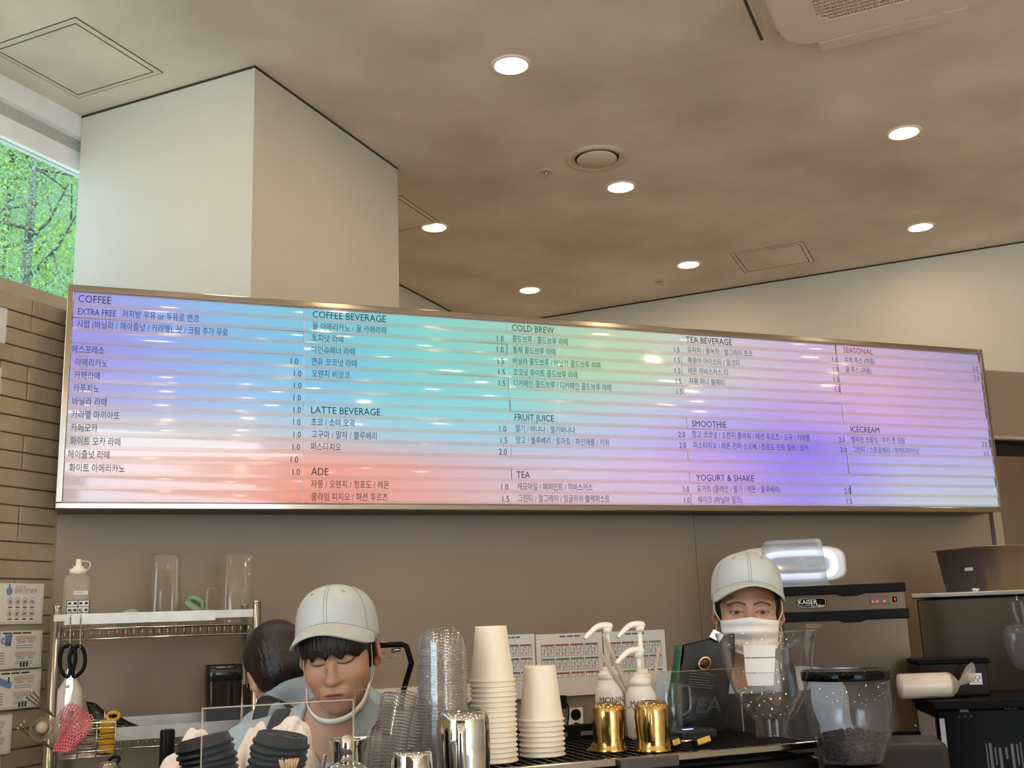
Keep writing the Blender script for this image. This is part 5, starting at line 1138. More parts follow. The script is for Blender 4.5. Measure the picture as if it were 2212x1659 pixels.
for k in range(26): xx = -.13+k*.0135+random.uniform(-.004, .004); hh_ = random.uniform(.03, .13); g.box((xx, .0035, hd-.115-hh_/2-random.uniform(0, .02)), (random.uniform(.002, .009), .001, hh_))
g.build('painted_reflections', mat('painted_reflection_grey', (54, 52, 52), .4), ds)  # grey streaks painted as reflections on the glossy front
YT = 2.50; bb = thing('storage_box', 'dark lidded storage box with a white label, on the dispenser', 'box', tuple(dcc[:2]+(RD@np.array([-.165, .20, 0]))[:2])+(.90+hd+.0005,), RZD); bw_ = 138*3.3/F; bh_ = 76*3.25/F
MB().box((0, 0, bh_*.45), (bw_, .14, bh_*.9)).build('box_body', mat('box_brown_clear', (34, 22, 16), .2, spec=.06), bb, bevel=.005); MB().box((0, 0, bh_*.93), (bw_+.012, .152, bh_*.14)).build('box_lid', MATS['dispenser_top_black'], bb, bevel=.004)
g = MB(); g.box((bw_*.30, -.0706, bh_*.45), (.036, .001, .032)); bl2 = g.build('box_label', PAPER, bb); g = MB()
for k in range(3): g.box((bw_*.30, -.0713, bh_*.45-.010+k*.010), (.034, .0006, .0012))
for k in range(5): g.box((bw_*.30-.012+k*.006, -.0713, bh_*.45+.0045-(k % 2)*.009), (.004, .0006, .0035))
g.build('lettering', INK, bl2)
pbq = atD(2022, 1468, 3.12); pb = thing('wrapped_sleeve', 'white cup sleeve wrapped in clear film with a twisted end', 'package', (pbq[0], pbq[1], .90+hd+.0375), RZD); Lp = .056
FILM = clear('wrap_film', (246, 242, 238), .9, .12, .35, (240, 232, 222))
MB().lathe([(0, -Lp-.05), (.034, -Lp-.05), (.0345, Lp*.55), (.031, Lp*.62), (0, Lp*.62)], 32, align((1, .12, 0))).build('sleeve', mat('sleeve_white', (230, 222, 212), .6), pb)
g = MB(); R_ = align((1, .12, 0)); prof = [(.0355, -Lp-.05), (.0362, Lp*.5), (.034, Lp*.72), (.022, Lp*.95), (.009, Lp*1.12), (.0075, Lp*1.2), (.016, Lp*1.42), (.024, Lp*1.72), (.020, Lp*1.95)]
def filmf(u, v):
    t_ = v*(len(prof)-1); i = min(int(t_), len(prof)-2); f4 = t_-i; r_ = prof[i][0]*(1-f4)+prof[i+1][0]*f4; z = prof[i][1]*(1-f4)+prof[i+1][1]*f4; a = u*6.283
    r_ *= 1+.10*math.sin(a*9+v*5)*max(0, v-.45)*1.6; up = max(0, z-Lp*1.1)*.85; p = R_@np.array([r_*math.cos(a), r_*math.sin(a), z]); return p+np.array([0, 0, up])
g.grid(filmf, 60, 40, cu=True); g.build('film', FILM, pb)
# hanging ice scoop
nS = np.array([-S2, -S2, 0]); dS = raydir(2196, 1292); hx = CAM+dS*(((sq_+nS*.07-CAM)@nS)/(dS@nS)); sc = thing('ice_scoop', 'clear plastic ice scoop hanging from a hook, cut by the right edge', 'scoop', hx, -math.pi/4)
MB().tube(smooth_pts([(0, .068, .004), (0, .02, .006), (0, -.004, -.004), (0, .004, -.014), (0, .012, -.008)], 14), .0022, 8).build('hook', CHROME, sc)
SCP = clear('scoop_plastic', (226, 222, 226), 1.1, .08, .22, (190, 184, 190))
MB().tube(smooth_pts([(-.014, 0, -.012), (-.012, 0, -.05), (-.004, 0, -.085)], 10), .006, 8).build('handle', SCP, sc); MB().tube(smooth_pts([(.010, 0, -.012), (.014, 0, -.05), (.012, 0, -.085)], 10), .006, 8).build('handle', SCP, sc)
g = MB(); g.open(b=True, t=True); g.lathe([(.030, .0), (.058, -.012), (.066, -.035), (.062, -.09), (.045, -.135), (.028, -.15)], 40, sq=4); g.v[-1] = g.v[-1]*np.array([1, .7, 1])+np.array([.01, 0, -.082]); g.build('scoop_bowl', SCP, sc)
# on the partition: papers, shelf board, outlet, cable box, small notice
YW = 3.6685
def sheet(c4, label, rows, cols, hues, title=True):
    (xa, ya), (xb, yb), (xc, yc), (xd, yd) = c4; P_ = [atY(x, y, YW) for x, y in c4]; x0 = (P_[0][0]+P_[3][0])/2; x1 = (P_[1][0]+P_[2][0])/2; z1 = (P_[0][2]+P_[1][2])/2; z0 = (P_[2][2]+P_[3][2])/2
    w_, h = x1-x0, z1-z0; t = thing('recipe_sheet', label, 'poster', ((x0+x1)/2, YW, z0), 0, 'recipe sheets'); MB().box((0, 0, h/2), (w_, .0015, h)).build('paper', PAPER, t)
    hb_ = {}; g_ = MB(); tx_ = g_
    cw_ = w_*.88/cols; ch_ = h*.80/rows
    for r in range(rows):
        for c in range(cols):
            xx = -w_*.44+cw_*(c+.06); zz_ = h*.03+ch_*(rows-1-r); ww, hh_ = cw_*.88, ch_*.90
            hue = hues[(r*cols+c) % len(hues)]; hb_.setdefault(hue, MB()).box((xx+ww/2, -.0011, zz_+hh_*.92), (ww, .0006, hh_*.14))
            for k in range(4): g_.box((xx+ww/2, -.0011, zz_+hh_*k*.27+hh_*.05), (ww, .0006, .0010))
            for k in range(5): g_.box((xx+ww*k/4, -.0011, zz_+hh_*.48), (.0010, .0006, hh_*.9))
            for k in range(6): tx_.box((xx+ww*(.12+.15*k), -.0012, zz_+hh_*(.22+.26*(k % 3))), (ww*.10, .0006, .003))
    for k in range(3): tx_.box((-w_*.1+k*w_*.11, -.0012, h*.945), (w_*.09, .0006, .0055))
    for hue, m_ in hb_.items(): m_.build('table_header', mat('print_%d_%d_%d' % hue, hue, .7), t)
    g_.build('table_lines', mat('print_line', (100, 94, 100), .7), t)
sheet(((1060, 1373), (1154, 1369), (1158, 1480), (1062, 1484)), 'printed recipe sheet half hidden by the paper cups', 3, 3, [(86, 104, 150), (86, 104, 150), (160, 96, 106)])
sheet(((1158, 1370), (1300, 1366), (1305, 1480), (1160, 1484)), 'printed recipe sheet in the middle of the row', 3, 4, [(176, 88, 108), (176, 88, 108), (176, 88, 108), (120, 120, 130), (90, 136, 110), (90, 136, 110), (90, 136, 110), (90, 136, 110), (96, 120, 170)])
sheet(((1303, 1366), (1434, 1359), (1443, 1475), (1308, 1480)), 'printed recipe sheet behind the syrup pumps', 3, 4, [(176, 88, 108), (150, 92, 120), (206, 176, 76), (120, 160, 90), (90, 136, 110), (176, 96, 96)])
a = atY(812, 1489, 3.655); b_ = atY(1442, 1450, 3.655); c_ = atY(812, 1530, 3.655); t = thing('shelf_board', 'long pale board screwed to the partition below the recipe sheets', 'board', ((a[0]+b_[0])/2, 3.6595, c_[2]))
hb_ = a[2]-c_[2]; MB().box((0, 0, hb_/2), (b_[0]-a[0], .019, hb_)).build('board', mat('board_white', (222, 208, 198), .5), t, bevel=.002); g = MB()
for sx in (-1, 1): MB().lathe([(.005, 0), (.0045, .002), (0, .002)], 16, rotx(math.pi/2), (sx*((b_[0]-a[0])/2-.012), -.0095, hb_*.22)).build('screw', CHROME, t)
a = atY(1225, 1530, YW); b_ = atY(1260, 1590, YW); t = thing('wall_outlet', 'double round wall socket on the partition', 'socket', ((a[0]+b_[0])/2, YW, (a[2]+b_[2])/2)); ow, oh = b_[0]-a[0], a[2]-b_[2]
MB().box((0, -.004, 0), (ow, .009, oh)).build('plate', WHITE, t, bevel=.002)
for sz_ in (.27, -.2): MB().lathe([(.0195, 0), (.0195, .0015), (.016, .0012), (0, .0012)], 28, rotx(math.pi/2), (0, -.0085, oh*sz_)).build('socket', BLACK, t)
MB().tube(smooth_pts([(0, -.018, -oh*.2), (.01, -.03, -oh*.3), (.03, -.03, -oh*.42), (.05, -.02, -oh*.6)], 14), .005, 8).build('plug_cord', BLACK, t)
a = atY(1198, 1503, 3.64); b_ = atY(1222, 1530, 3.64); t = thing('adapter', 'black power adapter with a hanging cord', 'adapter', ((a[0]+b_[0])/2, 3.648, (a[2]+b_[2])/2)); MB().box((0, 0, 0), (b_[0]-a[0], .04, a[2]-b_[2])).build('adapter_body', BLACK, t, bevel=.003)
MB().tube(smooth_pts([(.018, 0, .01), (.030, -.01, -.02), (.026, -.01, -.07), (.005, -.01, -.11), (-.01, -.01, -.14)], 20), .0025, 6).build('cord', BLACK, t)
a = atY(1690, 1366, YW); b_ = atY(1706, 1402, YW); t = thing('notice', 'small printed notice beside the masked person', 'notice', ((a[0]+b_[0])/2, YW, b_[2])); MB().box((0, 0, (a[2]-b_[2])/2), (b_[0]-a[0]+.03, .0015, a[2]-b_[2])).build('paper', PAPER, t); g = MB()
for k in range(4): g.box((.0, -.0012, .008+k*.011), (.04, .0006, .004))
g.build('print', mat('print_brown', (110, 98, 92), .7), t)
# black tap behind the barista
q = atD(867, 1535, 3.25); t = thing('tap', 'black angular swan-neck tap behind the barista', 'tap', (q[0], q[1], 1.10)); f3 = lambda x, y: atD(x, y, 3.25)-np.array([q[0], q[1], 1.10])
p5 = [np.array([0, 0, .0]), f3(866, 1535), f3(872, 1490), f3(889, 1432), f3(878, 1396), f3(868, 1392), f3(815, 1394)]
g = MB(); g.tube(p5, .0085, 10); g.lathe([(.022, 0), (.022, .012), (.012, .016)], 20); g.build('spout', BLACK, t); g = MB(); g.cyl(f3(846, 1405), f3(866, 1403), .006, .006, 12); g.tube(smooth_pts([f3(862, 1404), f3(856, 1416), f3(838, 1421)], 10), .0015, 5); g.build('nozzle', CHROME, t)
g = MB(); g.tube([f3(815, 1387), f3(846, 1389)], .0022, 8); g.tube([f3(815, 1411), f3(856, 1409)], .0018, 8); g.build('hanger_bar', GOLD, t)
# ------------------------------------------------------------------ wire rack at the left and its load
XA, XB = atY(119, 1400, 3.33)[0], atY(553, 1400, 3.33)[0]; YF, YK = 3.33, 3.62
rk = thing('wire_rack', 'chrome wire shelf rack against the partition', 'rack', ((XA+XB)/2, (YF+YK)/2, 0)); ox, oy = (XA+XB)/2, (YF+YK)/2
ZT = atY(300, 1355, YF)[2]; Z2 = atY(330, 1590, YF)[2]; ZP = atY(119, 1314, YF)[2]
for x in (XA, XB):
    for y in (YF, YK):
        g = MB(); g.cyl((x-ox, y-oy, 0), (x-ox, y-oy, ZP), .0125, None, 16); zz_ = .1
        g.build('post', WIRE, rk)
        g = MB(); g.lathe([(.0125, ZP), (.0135, ZP+.002), (.0135, ZP+.006), (0, ZP+.008)], 16, None, (x-ox, y-oy, 0)); g.build('post_cap', CHROME, rk)
def shelf(z):
    g = MB(); hx, hy = (XB-XA)/2, (YK-YF)/2
    for dz in (0, -.028):
        for sy in (-1, 1): g.tube([(-hx, sy*hy, z+dz), (hx, sy*hy, z+dz)], .0032, 6)
        for sx in (-1, 1): g.tube([(sx*hx, -hy, z+dz), (sx*hx, hy, z+dz)], .0032, 6)
    n = 24
    for i in range(1, n): x = -hx+2*hx*i/n; g.tube([(x, -hy, z-.028), (x, -hy, z+.003), (x, hy, z+.003), (x, hy, z-.028)], .0017, 5)
    for y in (-.07, .07): g.tube([(-hx, y, z-.001), (hx, y, z-.001)], .0032, 6)
    return g.build('wire_shelf', WIRE, rk)
shelf(ZT); shelf(Z2)
a = atY(140, 1327, YF-.006); b_ = atY(465, 1316, YF-.006); c_ = atY(140, 1350, YF-.006); hl = a[2]-c_[2]
MB().box(((a[0]+b_[0])/2-ox, YF-.008-oy, (a[2]+c_[2])/2), (b_[0]-a[0], .004, hl)).build('label_strip', mat('strip_metal', (182, 176, 168), .42, .6, .12, 20), rk)
d_ = atY(552, 1316, YF); MB().box(((b_[0]+d_[0])/2-ox, YF-.004-oy, (a[2]+c_[2])/2+.003), (d_[0]-b_[0]+.01, .003, hl*.75)).build('label_strip', MATS['strip_metal'], rk)
a2 = atY(250, 1572, YF-.006); b2 = atY(432, 1560, YF-.006); MB().box(((a2[0]+XB)/2-ox, YF-.008-oy, Z2+.012), (XB-a2[0], .004, .036)).build('label_strip', MATS['strip_metal'], rk)
MB().box((0, YK+.008-oy, Z2+.02), (XB-XA, .004, .034)).build('label_strip', MATS['strip_metal'], rk)
MB().box((a[0]-ox-.012, YF-.02-oy, a[2]-.01), (.03, .012, .018), rotz(.5)).build('white_clip', WHITE, rk)
zs = ZT+.0055
# squeeze bottle
def px_thing(name, px0, px1, pyt, Y, z, label, cat, group=None, rz=0.0):
    c = atY((px0+px1)/2, pyt, Y); w_ = atY(px1, pyt, Y)[0]-atY(px0, pyt, Y)[0]; return thing(name, label, cat, (c[0], Y, z), rz, group), w_, c[2]-z
MILKY = clear('milky_plastic', (238, 232, 220), .7, .15, .45, (232, 224, 208))
t, w_, h = px_thing('squeeze_bottle', 141, 200, 1208, 3.42, zs, 'square squeeze bottle with a white spout cap and taped labels', 'bottle'); r = w_/2
MB().open(b=True).lathe([(r*.94, 0), (r, .006), (r, h*.68), (r*.9, h*.74), (r*.62, h*.77), (r*.60, h*.80)], 40, sq=6).build('bottle', MILKY, t)
MB().lathe([(r*.66, h*.78), (r*.66, h*.855), (r*.42, h*.865), (r*.40, h*.895), (r*.24, h*.90), (r*.20, h), (0, h)], 24).build('spout_cap', WHITE, t)
MB().tube(smooth_pts([(r*.2, 0, h*.97), (r*.7, 0, h*.965), (r*.86, 0, h*.91), (r*.66, 0, h*.83)], 16), .0014, 6).build('cap_tether', WHITE, t)
g = MB(); g.box((r*.28, -r*1.0-.0005, h*.50), (w_*.50, .001, .010)); g.build('name_label', PAPER, t); v, f = text_parts([('우베베이스', .0075, w_*.44, 'C')])[0]; MB().add(v, f, False, XZ, (r*.28, -r-.0012, h*.50-.0028)).build('lettering', INK, t)
g = MB(); g.box((r*.12, -r-.0006, h*.255), (w_*.80, .001, .054)); g.build('date_label', PAPER, t); g = MB()
for k in range(4): g.box((r*.12, -r-.0014, h*.255-.0265+k*.0176), (w_*.80, .0006, .0016))
for k in (-.4, 0, .4): g.box((r*.12+w_*k, -r-.0014, h*.255), (.0016, .0006, .054))
for k in range(8): g.box((r*.12-w_*.3+(k % 4)*w_*.2, -r-.0014, h*.255+.018-(k//4)*.019), (w_*.11, .0006, .006))
g.build('label_print', INK, t)
# upturned clear pitchers
def pitcher(px0, px1, pyt, label, spin, Y=3.45):
    t, w_, h = px_thing('measuring_pitcher', px0, px1, pyt, Y, zs, label, 'pitcher', 'upturned clear pitchers', spin); r = w_/2
    MB().open(t=True).lathe([(r*1.0, 0), (r*1.0, .004), (r*.97, h*.1), (r*.90, h-.008), (r*.86, h-.002), (r*.80, h)], 40, sq=5).build('pitcher_wall', clear('pitcher_plastic', (246, 244, 240), 1.6, .08, .11, (236, 230, 224)), t)
    MB().tube(smooth_pts([(-r*.9, 0, h*.47), (-r*1.5, 0, h*.50), (-r*1.62, 0, h*.42), (-r*1.60, 0, h*.12), (-r*1.3, 0, h*.06), (-r*.96, 0, h*.08)], 24), .0052, 8).build('handle', MATS['pitcher_plastic'], t); return t
pitcher(329, 394, 1198, 'upturned clear pitcher with its handle toward the viewer', math.radians(75)); pitcher(473, 549, 1196, 'upturned clear pitcher with its handle to the left', math.radians(6))
# green lids
GRN = mat('lid_green', (136, 160, 134), .5, 0, .04)
def green_lid(px, py, Y, R_, label, s_=1.0):
    c = atY(px, py, Y); t = thing('pitcher_lid', label, 'lid', c, 0, 'sage green pitcher lids', R_)
    MB().lathe([(0, 0), (.036*s_, 0), (.040*s_, .003), (.040*s_, .014), (.034*s_, .018), (0, .018)], 36, sq=4).build('lid_plate', GRN, t, bevel=.001)
    g_ = MB(); g_.tube(smooth_pts([(-.034*s_, 0, .016), (-.02*s_, 0, .030), (.004, 0, .032), (.014*s_, 0, .020), (.034*s_, 0, .022)], 16), .009*s_, 8, flat=.8); g_.build('lid_grip', GRN, t)
green_lid(288, 1346, 3.38, roty(-.08)@rotx(.12), 'sage green lid lying on the rack between bottle and pitcher', 1.15); green_lid(420, 1318, 3.47, roty(.62)@rotx(.2), 'sage green lid propped on edge between the two pitchers', 1.1)
# lower shelf
z2 = Z2+.0055
SMOKE = clear('smoke_plastic', (168, 160, 156), 1.0, .06, .14, (92, 88, 88))
t, w_, h = px_thing('smoked_pitcher', 444, 522, 1436, 3.46, z2, 'tall smoked plastic pitcher on the lower rack shelf', 'pitcher'); r = w_/2
MB().open(b=True).lathe([(r*.90, 0), (r*.92, .004), (r*1.0, h*.70), (r*.98, h)], 40, sq=5).build('pitcher_wall', SMOKE, t); MB().open().lathe([(r*1.0, h*.74), (r*1.03, h*.745), (r*1.01, h*1.0), (r*.98, h)], 40, sq=5).build('collar_band', mat('smoke_black', (34, 32, 32), .2), t)
t, w_, h = px_thing('smoked_tumbler', 524, 552, 1478, 3.44, z2, 'narrow smoked tumbler beside the tall smoked pitcher', 'tumbler'); r = w_/2; MB().open(b=True).lathe([(r*.8, 0), (r, h)], 28).build('tumbler_wall', SMOKE, t)
t, w_, h = px_thing('bleach_jug', 124, 184, 1450, 3.46, z2, 'white plastic jug behind the scissors', 'jug'); r = w_/2
MB().lathe([(r*.96, 0), (r, .006), (r, h*.62), (r*.9, h*.72), (r*.45, h*.88), (r*.40, h*.90), (r*.42, h), (0, h)], 36, sq=4).build('jug_body', mat('jug_white', (206, 194, 180), .4), t)
c = atY(250, 1546, 3.44); t = thing('black_pouch', 'shiny black pouch slumped on the lower rack shelf', 'pouch', (c[0], 3.46, z2)); g = MB()
g.grid(lambda u, v: np.array([-.055+.15*u*(1-.15*v)-.028*v, -.010+.03*v-.016*math.sin(u*3.14)*math.sin(v*3.0), .095*v*(1-.75*u)+.004*math.sin(u*14+v*5)]), 20, 12); g.grid(lambda u, v: np.array([-.055+.15*u*(1-.15*v)-.028*v, .012+.012*v+.014*math.sin(u*3.14)*math.sin(v*3.0), .095*v*(1-.75*u)+.004*math.sin(u*14+v*5)]), 20, 12); g.build('pouch_film', mat('pouch_black', (20, 20, 21), .12), t, solid=.001)
# wire basket hooked on the front with a pink net and a yellow scrubber
bl_, brt = atY(127, 1590, 3.20), atY(249, 1590, 3.20); bt, bb_ = atY(190, 1562, 3.20)[2], atY(190, 1636, 3.20)[2]; BW_ = brt[0]-bl_[0]; BH_ = bt-bb_; bx0 = (bl_[0]+brt[0])/2
bk = thing('wire_basket', 'small chrome wire basket hooked on the front of the rack', 'basket', (bx0, 3.25, bb_)); g = MB(); hx, hy = BW_/2, .05
for k in range(7): z = BH_*k/6; g.tube([(-hx, -hy, z), (hx, -hy, z), (hx, hy, z), (-hx, hy, z)], .0016 if k < 6 else .0028, 5, True)
for k in range(4): x = -hx+2*hx*k/3; g.tube([(x, -hy-.002, BH_), (x, -hy-.002, 0), (x, hy, 0), (x, hy, BH_)], .0018, 5)
for k in range(9): y = -hy+2*hy*k/8; g.tube([(-hx, y, 0), (hx, y, 0)], .0014, 5)
g.build('wire_frame', WIRE, bk)
for sx in (-.6, .6): g = MB(); g.tube(smooth_pts([(sx*hx, hy, BH_), (sx*hx, hy+.004, BH_+.02), (sx*hx, hy+.025, BH_+.026), (sx*hx, hy+.034, BH_+.016)], 12), .0022, 6); g.build('hook', WIRE, bk)
PINK = mat('pink_net', (226, 112, 124), .7, 0, .08)
net = MB()
def netp(u, v):
    z = .012-.075*v+.0; x = -.034+.062*u*(1-.35*v)+.010*v*math.sin(v*5)+.012*(1-v)*(u > .6)*0; y = -.010*math.sin(u*3.14*2+v*4)-.012*math.sin(u*3.14); return np.array([x, y-.004, z+.012*math.sin(u*5)*(1-v)])
nu, nv = 9, 15
for lay in (0,):
    for j in range(nv):
        for i in range(nu):
            o_ = .5*(j % 2); c_ = [((i+o_)/nu, j/nv), ((i+o_+.5)/nu, (j+1)/nv), None, ((i+o_-.5)/nu, (j+1)/nv)]
            for a_, b2_ in ((c_[0], c_[1]), (c_[0], c_[3])):
                p0, p1 = netp(*a_), netp(*b2_); off = np.array([.002*lay, .014*lay, -.004*lay]); net.tube([p0+off, p1+off], .0012, 4)
t = net.build('pink_mesh_bag', PINK, None); tag(t, 'pink mesh washing net draped over the wire basket', 'net'); q = atY(172, 1545, 3.18); t.location = tuple(q); t.scale = (1.35, 1.3, 1.42)
# yellow scrubber in the basket
ys = thing('yellow_scrubber', 'yellow knitted scrubber tucked into the wire basket', 'scrubber', (atY(232, 1600, 3.22)[0], 3.245, bb_+.004)); YW_ = mat('yarn_yellow', (226, 174, 40), .85, 0, .12, 60, bump=.6, bscale=180); g = MB()
for k in range(16): a = k*.8; g.tube(smooth_pts([(.018*math.cos(a+q*.9)*(1-.1*math.sin(q*2)), .016*math.sin(a+q*.9), .004+.075*(k/16)+.003*math.sin(q*3)) for q in range(8)], 24), .0042, 6)
g.build('yarn_body', YW_, ys); g = MB(); g.tube(smooth_pts([(.012+.016*math.cos(q*.7), .004*math.sin(q*2), .094+.010*math.sin(q*.7)) for q in range(10)], 30), .005, 6); g.build('hanging_loop', YW_, ys)
MB().box((-.002, -.022, .082), (.040, .001, .009)).build('price_tag', mat('tag_yellow', (236, 214, 110), .6), ys)
# scissors hanging from two hooks
sq = atY(155, 1402, 3.22); scs = thing('scissors', 'black-handled kitchen scissors hanging from the rack', 'scissors', sq); SB = mat('blade_steel', (206, 202, 196), .15, 1)
sp = lambda x, y: atY(x, y, 3.22)-sq
for pts in ([(150, 1395), (136, 1400), (129, 1425), (133, 1450), (146, 1462), (152, 1445), (150, 1420), (157, 1402)], [(166, 1395), (178, 1400), (184, 1425), (178, 1448), (160, 1462), (158, 1445), (163, 1425), (162, 1404)]):
    P_ = [sp(*p) for p in pts]; P_ = smooth_pts(P_+[P_[0]], 40)[:-1]; MB().tube(P_, .0050, 8, True).build('handle', BLACK, scs)
for pts, dy in (([(146, 1445), (155, 1445), (158, 1484), (150, 1520), (140, 1556), (136, 1556), (141, 1500)], 0), ([(153, 1445), (160, 1448), (154, 1490), (143, 1530), (136, 1558), (134, 1558), (140, 1520), (145, 1480)], .003)):
    P_ = [sp(*p) for p in pts]; MB().prism([(p[0], p[2]) for p in P_], .002, None, (0, dy, 0)).build('blade', SB, scs)
MB().lathe([(.005, 0), (.0045, .003), (0, .003)], 16, rotx(math.pi/2), sp(146, 1482)+np.array([0, -.001, 0])).build('pivot_screw', CHROME, scs)
for px in (153, 175):
    a_ = atY(px, 1331, YF-.012); b2_ = atY(px-2, 1399, 3.22); t = MB().tube(smooth_pts([a_+np.array([0, .012, .016]), a_+np.array([0, -.002, .018]), a_, (a_+b2_)/2+np.array([0, -.02, 0]), b2_+np.array([0, 0, -.004]), b2_+np.array([0, -.008, .004])], 24), .0018, 6).build('wire_hook', WIRE, None); tag(t, 'wire hook holding the %s scissor handle' % ('left' if px == 153 else 'right'), 'hook', 'scissor hooks')
# whisk-like tongs and a jar hung at the left side
def tongs(p0, p1, label):
    a_, b2_ = atY(*p0, 3.22), atY(*p1, 3.26); d = b2_-a_; t = thing('wire_tongs', label, 'tongs', b2_, 0, 'wire tongs on the rack side'); n_ = np.cross(d, (0, 1, 0)); n_ /= np.linalg.norm(n_)
    for k in (-1, 0, 1): MB().tube(smooth_pts([np.zeros(3), -d*.5+n_*.006*k, -d+n_*.0105*k, -d*1.01+n_*.0105*k+np.array([0, .006, 0]), -d*.5+n_*.006*k+np.array([0, .008, 0])], 20), .0018, 6).build('prong', WIRE, t)
tongs((63, 1500), (116, 1548), 'chrome wire tongs pointing up over the lowest printed poster'); tongs((48, 1568), (112, 1618), 'chrome wire tongs below the glass jar')
c = atY(90, 1577, 3.16); t = thing('glass_jar', 'small round glass jar lying with its mouth to the viewer', 'jar', c, 0, None, rotx(math.pi/2)@rotx(.1)); MB().open(b=True).lathe([(.020, -.05), (.028, -.046), (.030, -.01), (.027, -.004), (.027, .004), (.0285, .005), (.0285, .009), (.026, .010), (.025, -.004), (.027, -.012), (.025, -.044)], 36).build('jar_wall', clear('jar_glass', (240, 238, 230), 1.1, .05, .10), t); MB().lathe([(0, -.034), (.018, -.036), (.010, -.030), (0, -.028)], 16).build('jar_content', mat('jar_cream', (206, 190, 166), .5), t)
for k in range(2): pass
# clear film bag behind the tongs
c = atY(128, 1545, 3.32); t = thing('film_bag', 'crumpled translucent film bag beside the white jug', 'bag', (c[0], 3.31, c[2]-.04)); fd = Field(*[np.arange(-.06, .06, .004)]*3); fd.ell((0, 0, 0), (.026, .018, .036), .01); fd.ell((.012, 0, .03), (.02, .012, .02), .01); X, Y, Z = np.meshgrid(*fd.a, indexing='ij'); fd.D += (.004*np.sin(90*X+60*Z)+.003*np.sin(120*Z-70*X+80*Y)).astype(np.float32); fd.build('film', MILKY, t, 1)
# kettle knob at the bottom edge
c = atD(235, 1650, 2.6); t = thing('kettle', 'chrome kettle lid cut by the bottom edge, left of the lids', 'kettle', (c[0], c[1], c[2]-.055)); MB().lathe([(.05, 0), (.052, .004), (.050, .02), (.030, .045), (.022, .055), (.020, .058), (0, .058)], 36).build('kettle_dome', CHROME, t); MB().tube(smooth_pts([(.016, 0, .050), (.024, 0, .066), (.010, 0, .070), (0, 0, .062)], 12), .004, 8).build('lid_knob', BLACK, t)
counter('left_counter', 'low counter under the kettle at the bottom left', -.22, .16, 2.42, 2.9, c[2]-.0565, DARKLAM)
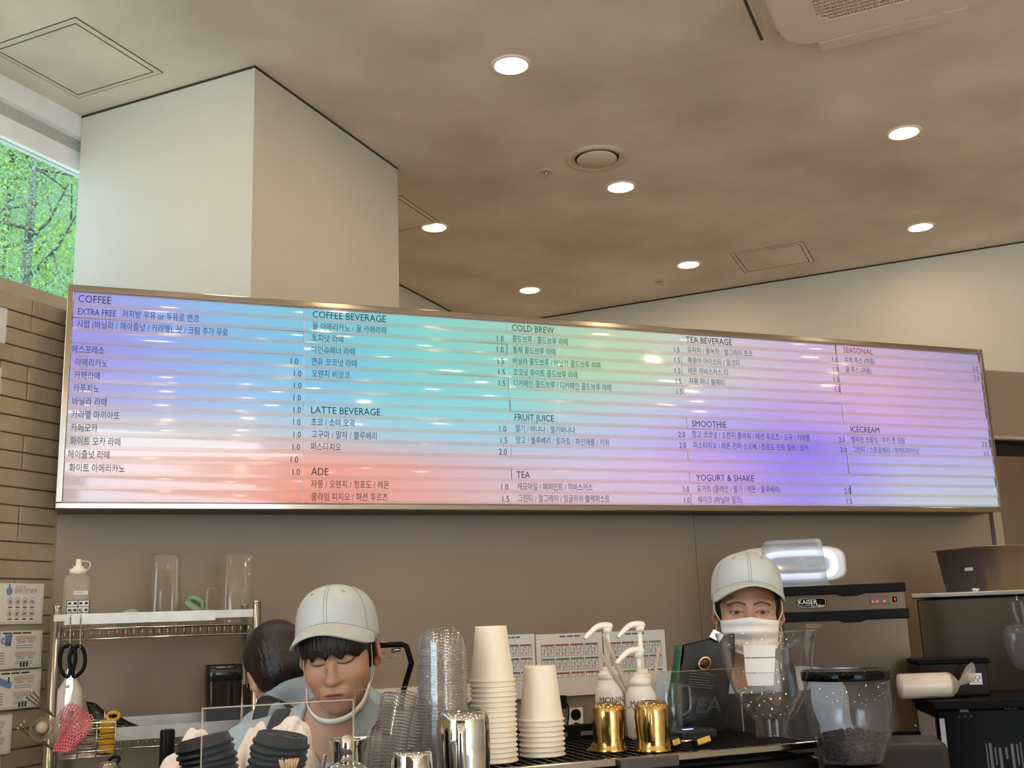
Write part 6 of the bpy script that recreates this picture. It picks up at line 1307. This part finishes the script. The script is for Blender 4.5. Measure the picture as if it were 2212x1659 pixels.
# posters on the brick wall
def poster(c4, label, kind):
    P_ = [atQ(x, y, 2.682) for x, y in c4]; ps_ = [(p[0]+p[1])*S2 for p in P_]; p1 = (ps_[1]+ps_[2])/2; z1 = (P_[0][2]+P_[1][2])/2; z0 = (P_[2][2]+P_[3][2])/2; h = z1-z0; w_ = h*1.40; c_ = pq(p1-w_/2, 2.682, z0)
    t = thing('poster', label, 'poster', c_, math.pi/4, 'laminated posters on the brick wall'); MB().box((0, 0, h/2), (w_, .0012, h)).build('laminate', mat('laminate', (214, 208, 202), .3), t); MB().box((-.002, -.0009, h/2+.002), (w_-.012, .0006, h-.012)).build('paper', PAPER, t)
    blue = mat('print_blue', (110, 138, 176), .7); gr = mat('print_mid_grey', (140, 134, 132), .7); g_, b3, k3, tn = MB(), MB(), MB(), MB(); y_ = -.0014; R0 = w_/2
    if kind == 0:
        b3.ell((R0-.105*1.22, y_, h*.80), (.011, .0006, .012), 8); b3.box((R0-.128, y_, h*.88), (.006, .0006, .022))
        tx_ = text_parts([('올바른 손씻기 8단계', .017, .080, 'L'), ('식중독 예방의 첫걸음', .008, .040, 'L')]); k3.add(tx_[0][0], tx_[0][1], False, XZ, (R0-.108, y_, h*.76)); k3.add(tx_[1][0], tx_[1][1], False, XZ, (R0-.108, y_, h*.885))
        for r in range(2):
            for c in range(4):
                x = R0-.122+c*.0265; z = h*(.55-.29*r); g_.tube([(x+.0095*math.cos(a), y_, z+.0115*math.sin(a)) for a in np.linspace(0, 6.28, 16, endpoint=False)], .0008, 4, True); g_.ell((x, y_, z-.001), (.005, .0006, .007), 6, roty(.6*c)); k3.box((x, y_, z-.017), (.014, .0006, .003))
    else:
        for k in range(3): k3.box((R0-.13+k*.035, y_, h*.935), (.030, .0006, .004))
        if kind == 1: b3.lathe([(.010, 0), (.0135, .034), (.0145, .036)], 16); b3.v[-1] = b3.v[-1]*np.array([1, .05, 1])+np.array([R0-.125, y_, h*.60]); b3.tube([(R0-.140, y_, h*.80), (R0-.150, y_, h*.79), (R0-.148, y_, h*.70), (R0-.138, y_, h*.66)], .0025, 5)
        else: b3.box((R0-.13, y_, h*.68), (.045, .0006, .020), roty(.3)); k3.box((R0-.118, y_, h*.76), (.004, .0006, .018))
        for r in range(2):
            tn.box((R0-.062, y_, h*(.80-.42*r)), (.074, .0006, .013))
            tx_ = text_parts([('200ml' if kind == 1 else '1000ml', .012, .027, 'L'), ('10ml' if kind == 1 else '5ml', .012, .018, 'L')])
            for q_, (v_, f_2) in enumerate(tx_): k3.add(v_, f_2, False, XZ, (R0-.092+q_*.042, y_, h*(.66-.42*r)))
            for k in range(2): g_.box((R0-.066, y_, h*(.60-.42*r)-k*.006), (.062, .0006, .002))
        for k in range(3): k3.box((R0-.075+k*.011, y_, h*.10), (.006, .0006, .014))
        for k in range(5): g_.box((R0-.16, y_, h*(.42-.07*k)), (.05, .0006, .003))
    for m_, mt, nm in ((g_, gr, 'grey_print'), (b3, blue, 'blue_print'), (k3, INK, 'lettering'), (tn, mat('print_tan', (206, 184, 164), .7), 'tan_box')):
        if m_.v: m_.build(nm, mt, t)
poster(((0, 1258), (95, 1262), (91, 1346), (0, 1350)), 'laminated hand-washing poster, topmost on the brick wall', 0)
poster(((0, 1364), (93, 1360), (87, 1440), (0, 1447)), 'laminated poster with a blue measuring jug', 1)
poster(((0, 1452), (90, 1444), (84, 1525), (0, 1535)), 'laminated poster with a grey sink drawing', 2)
poster(((0, 1545), (27, 1543), (22, 1625), (0, 1632)), 'laminated poster low at the left edge, mostly out of view', 2)
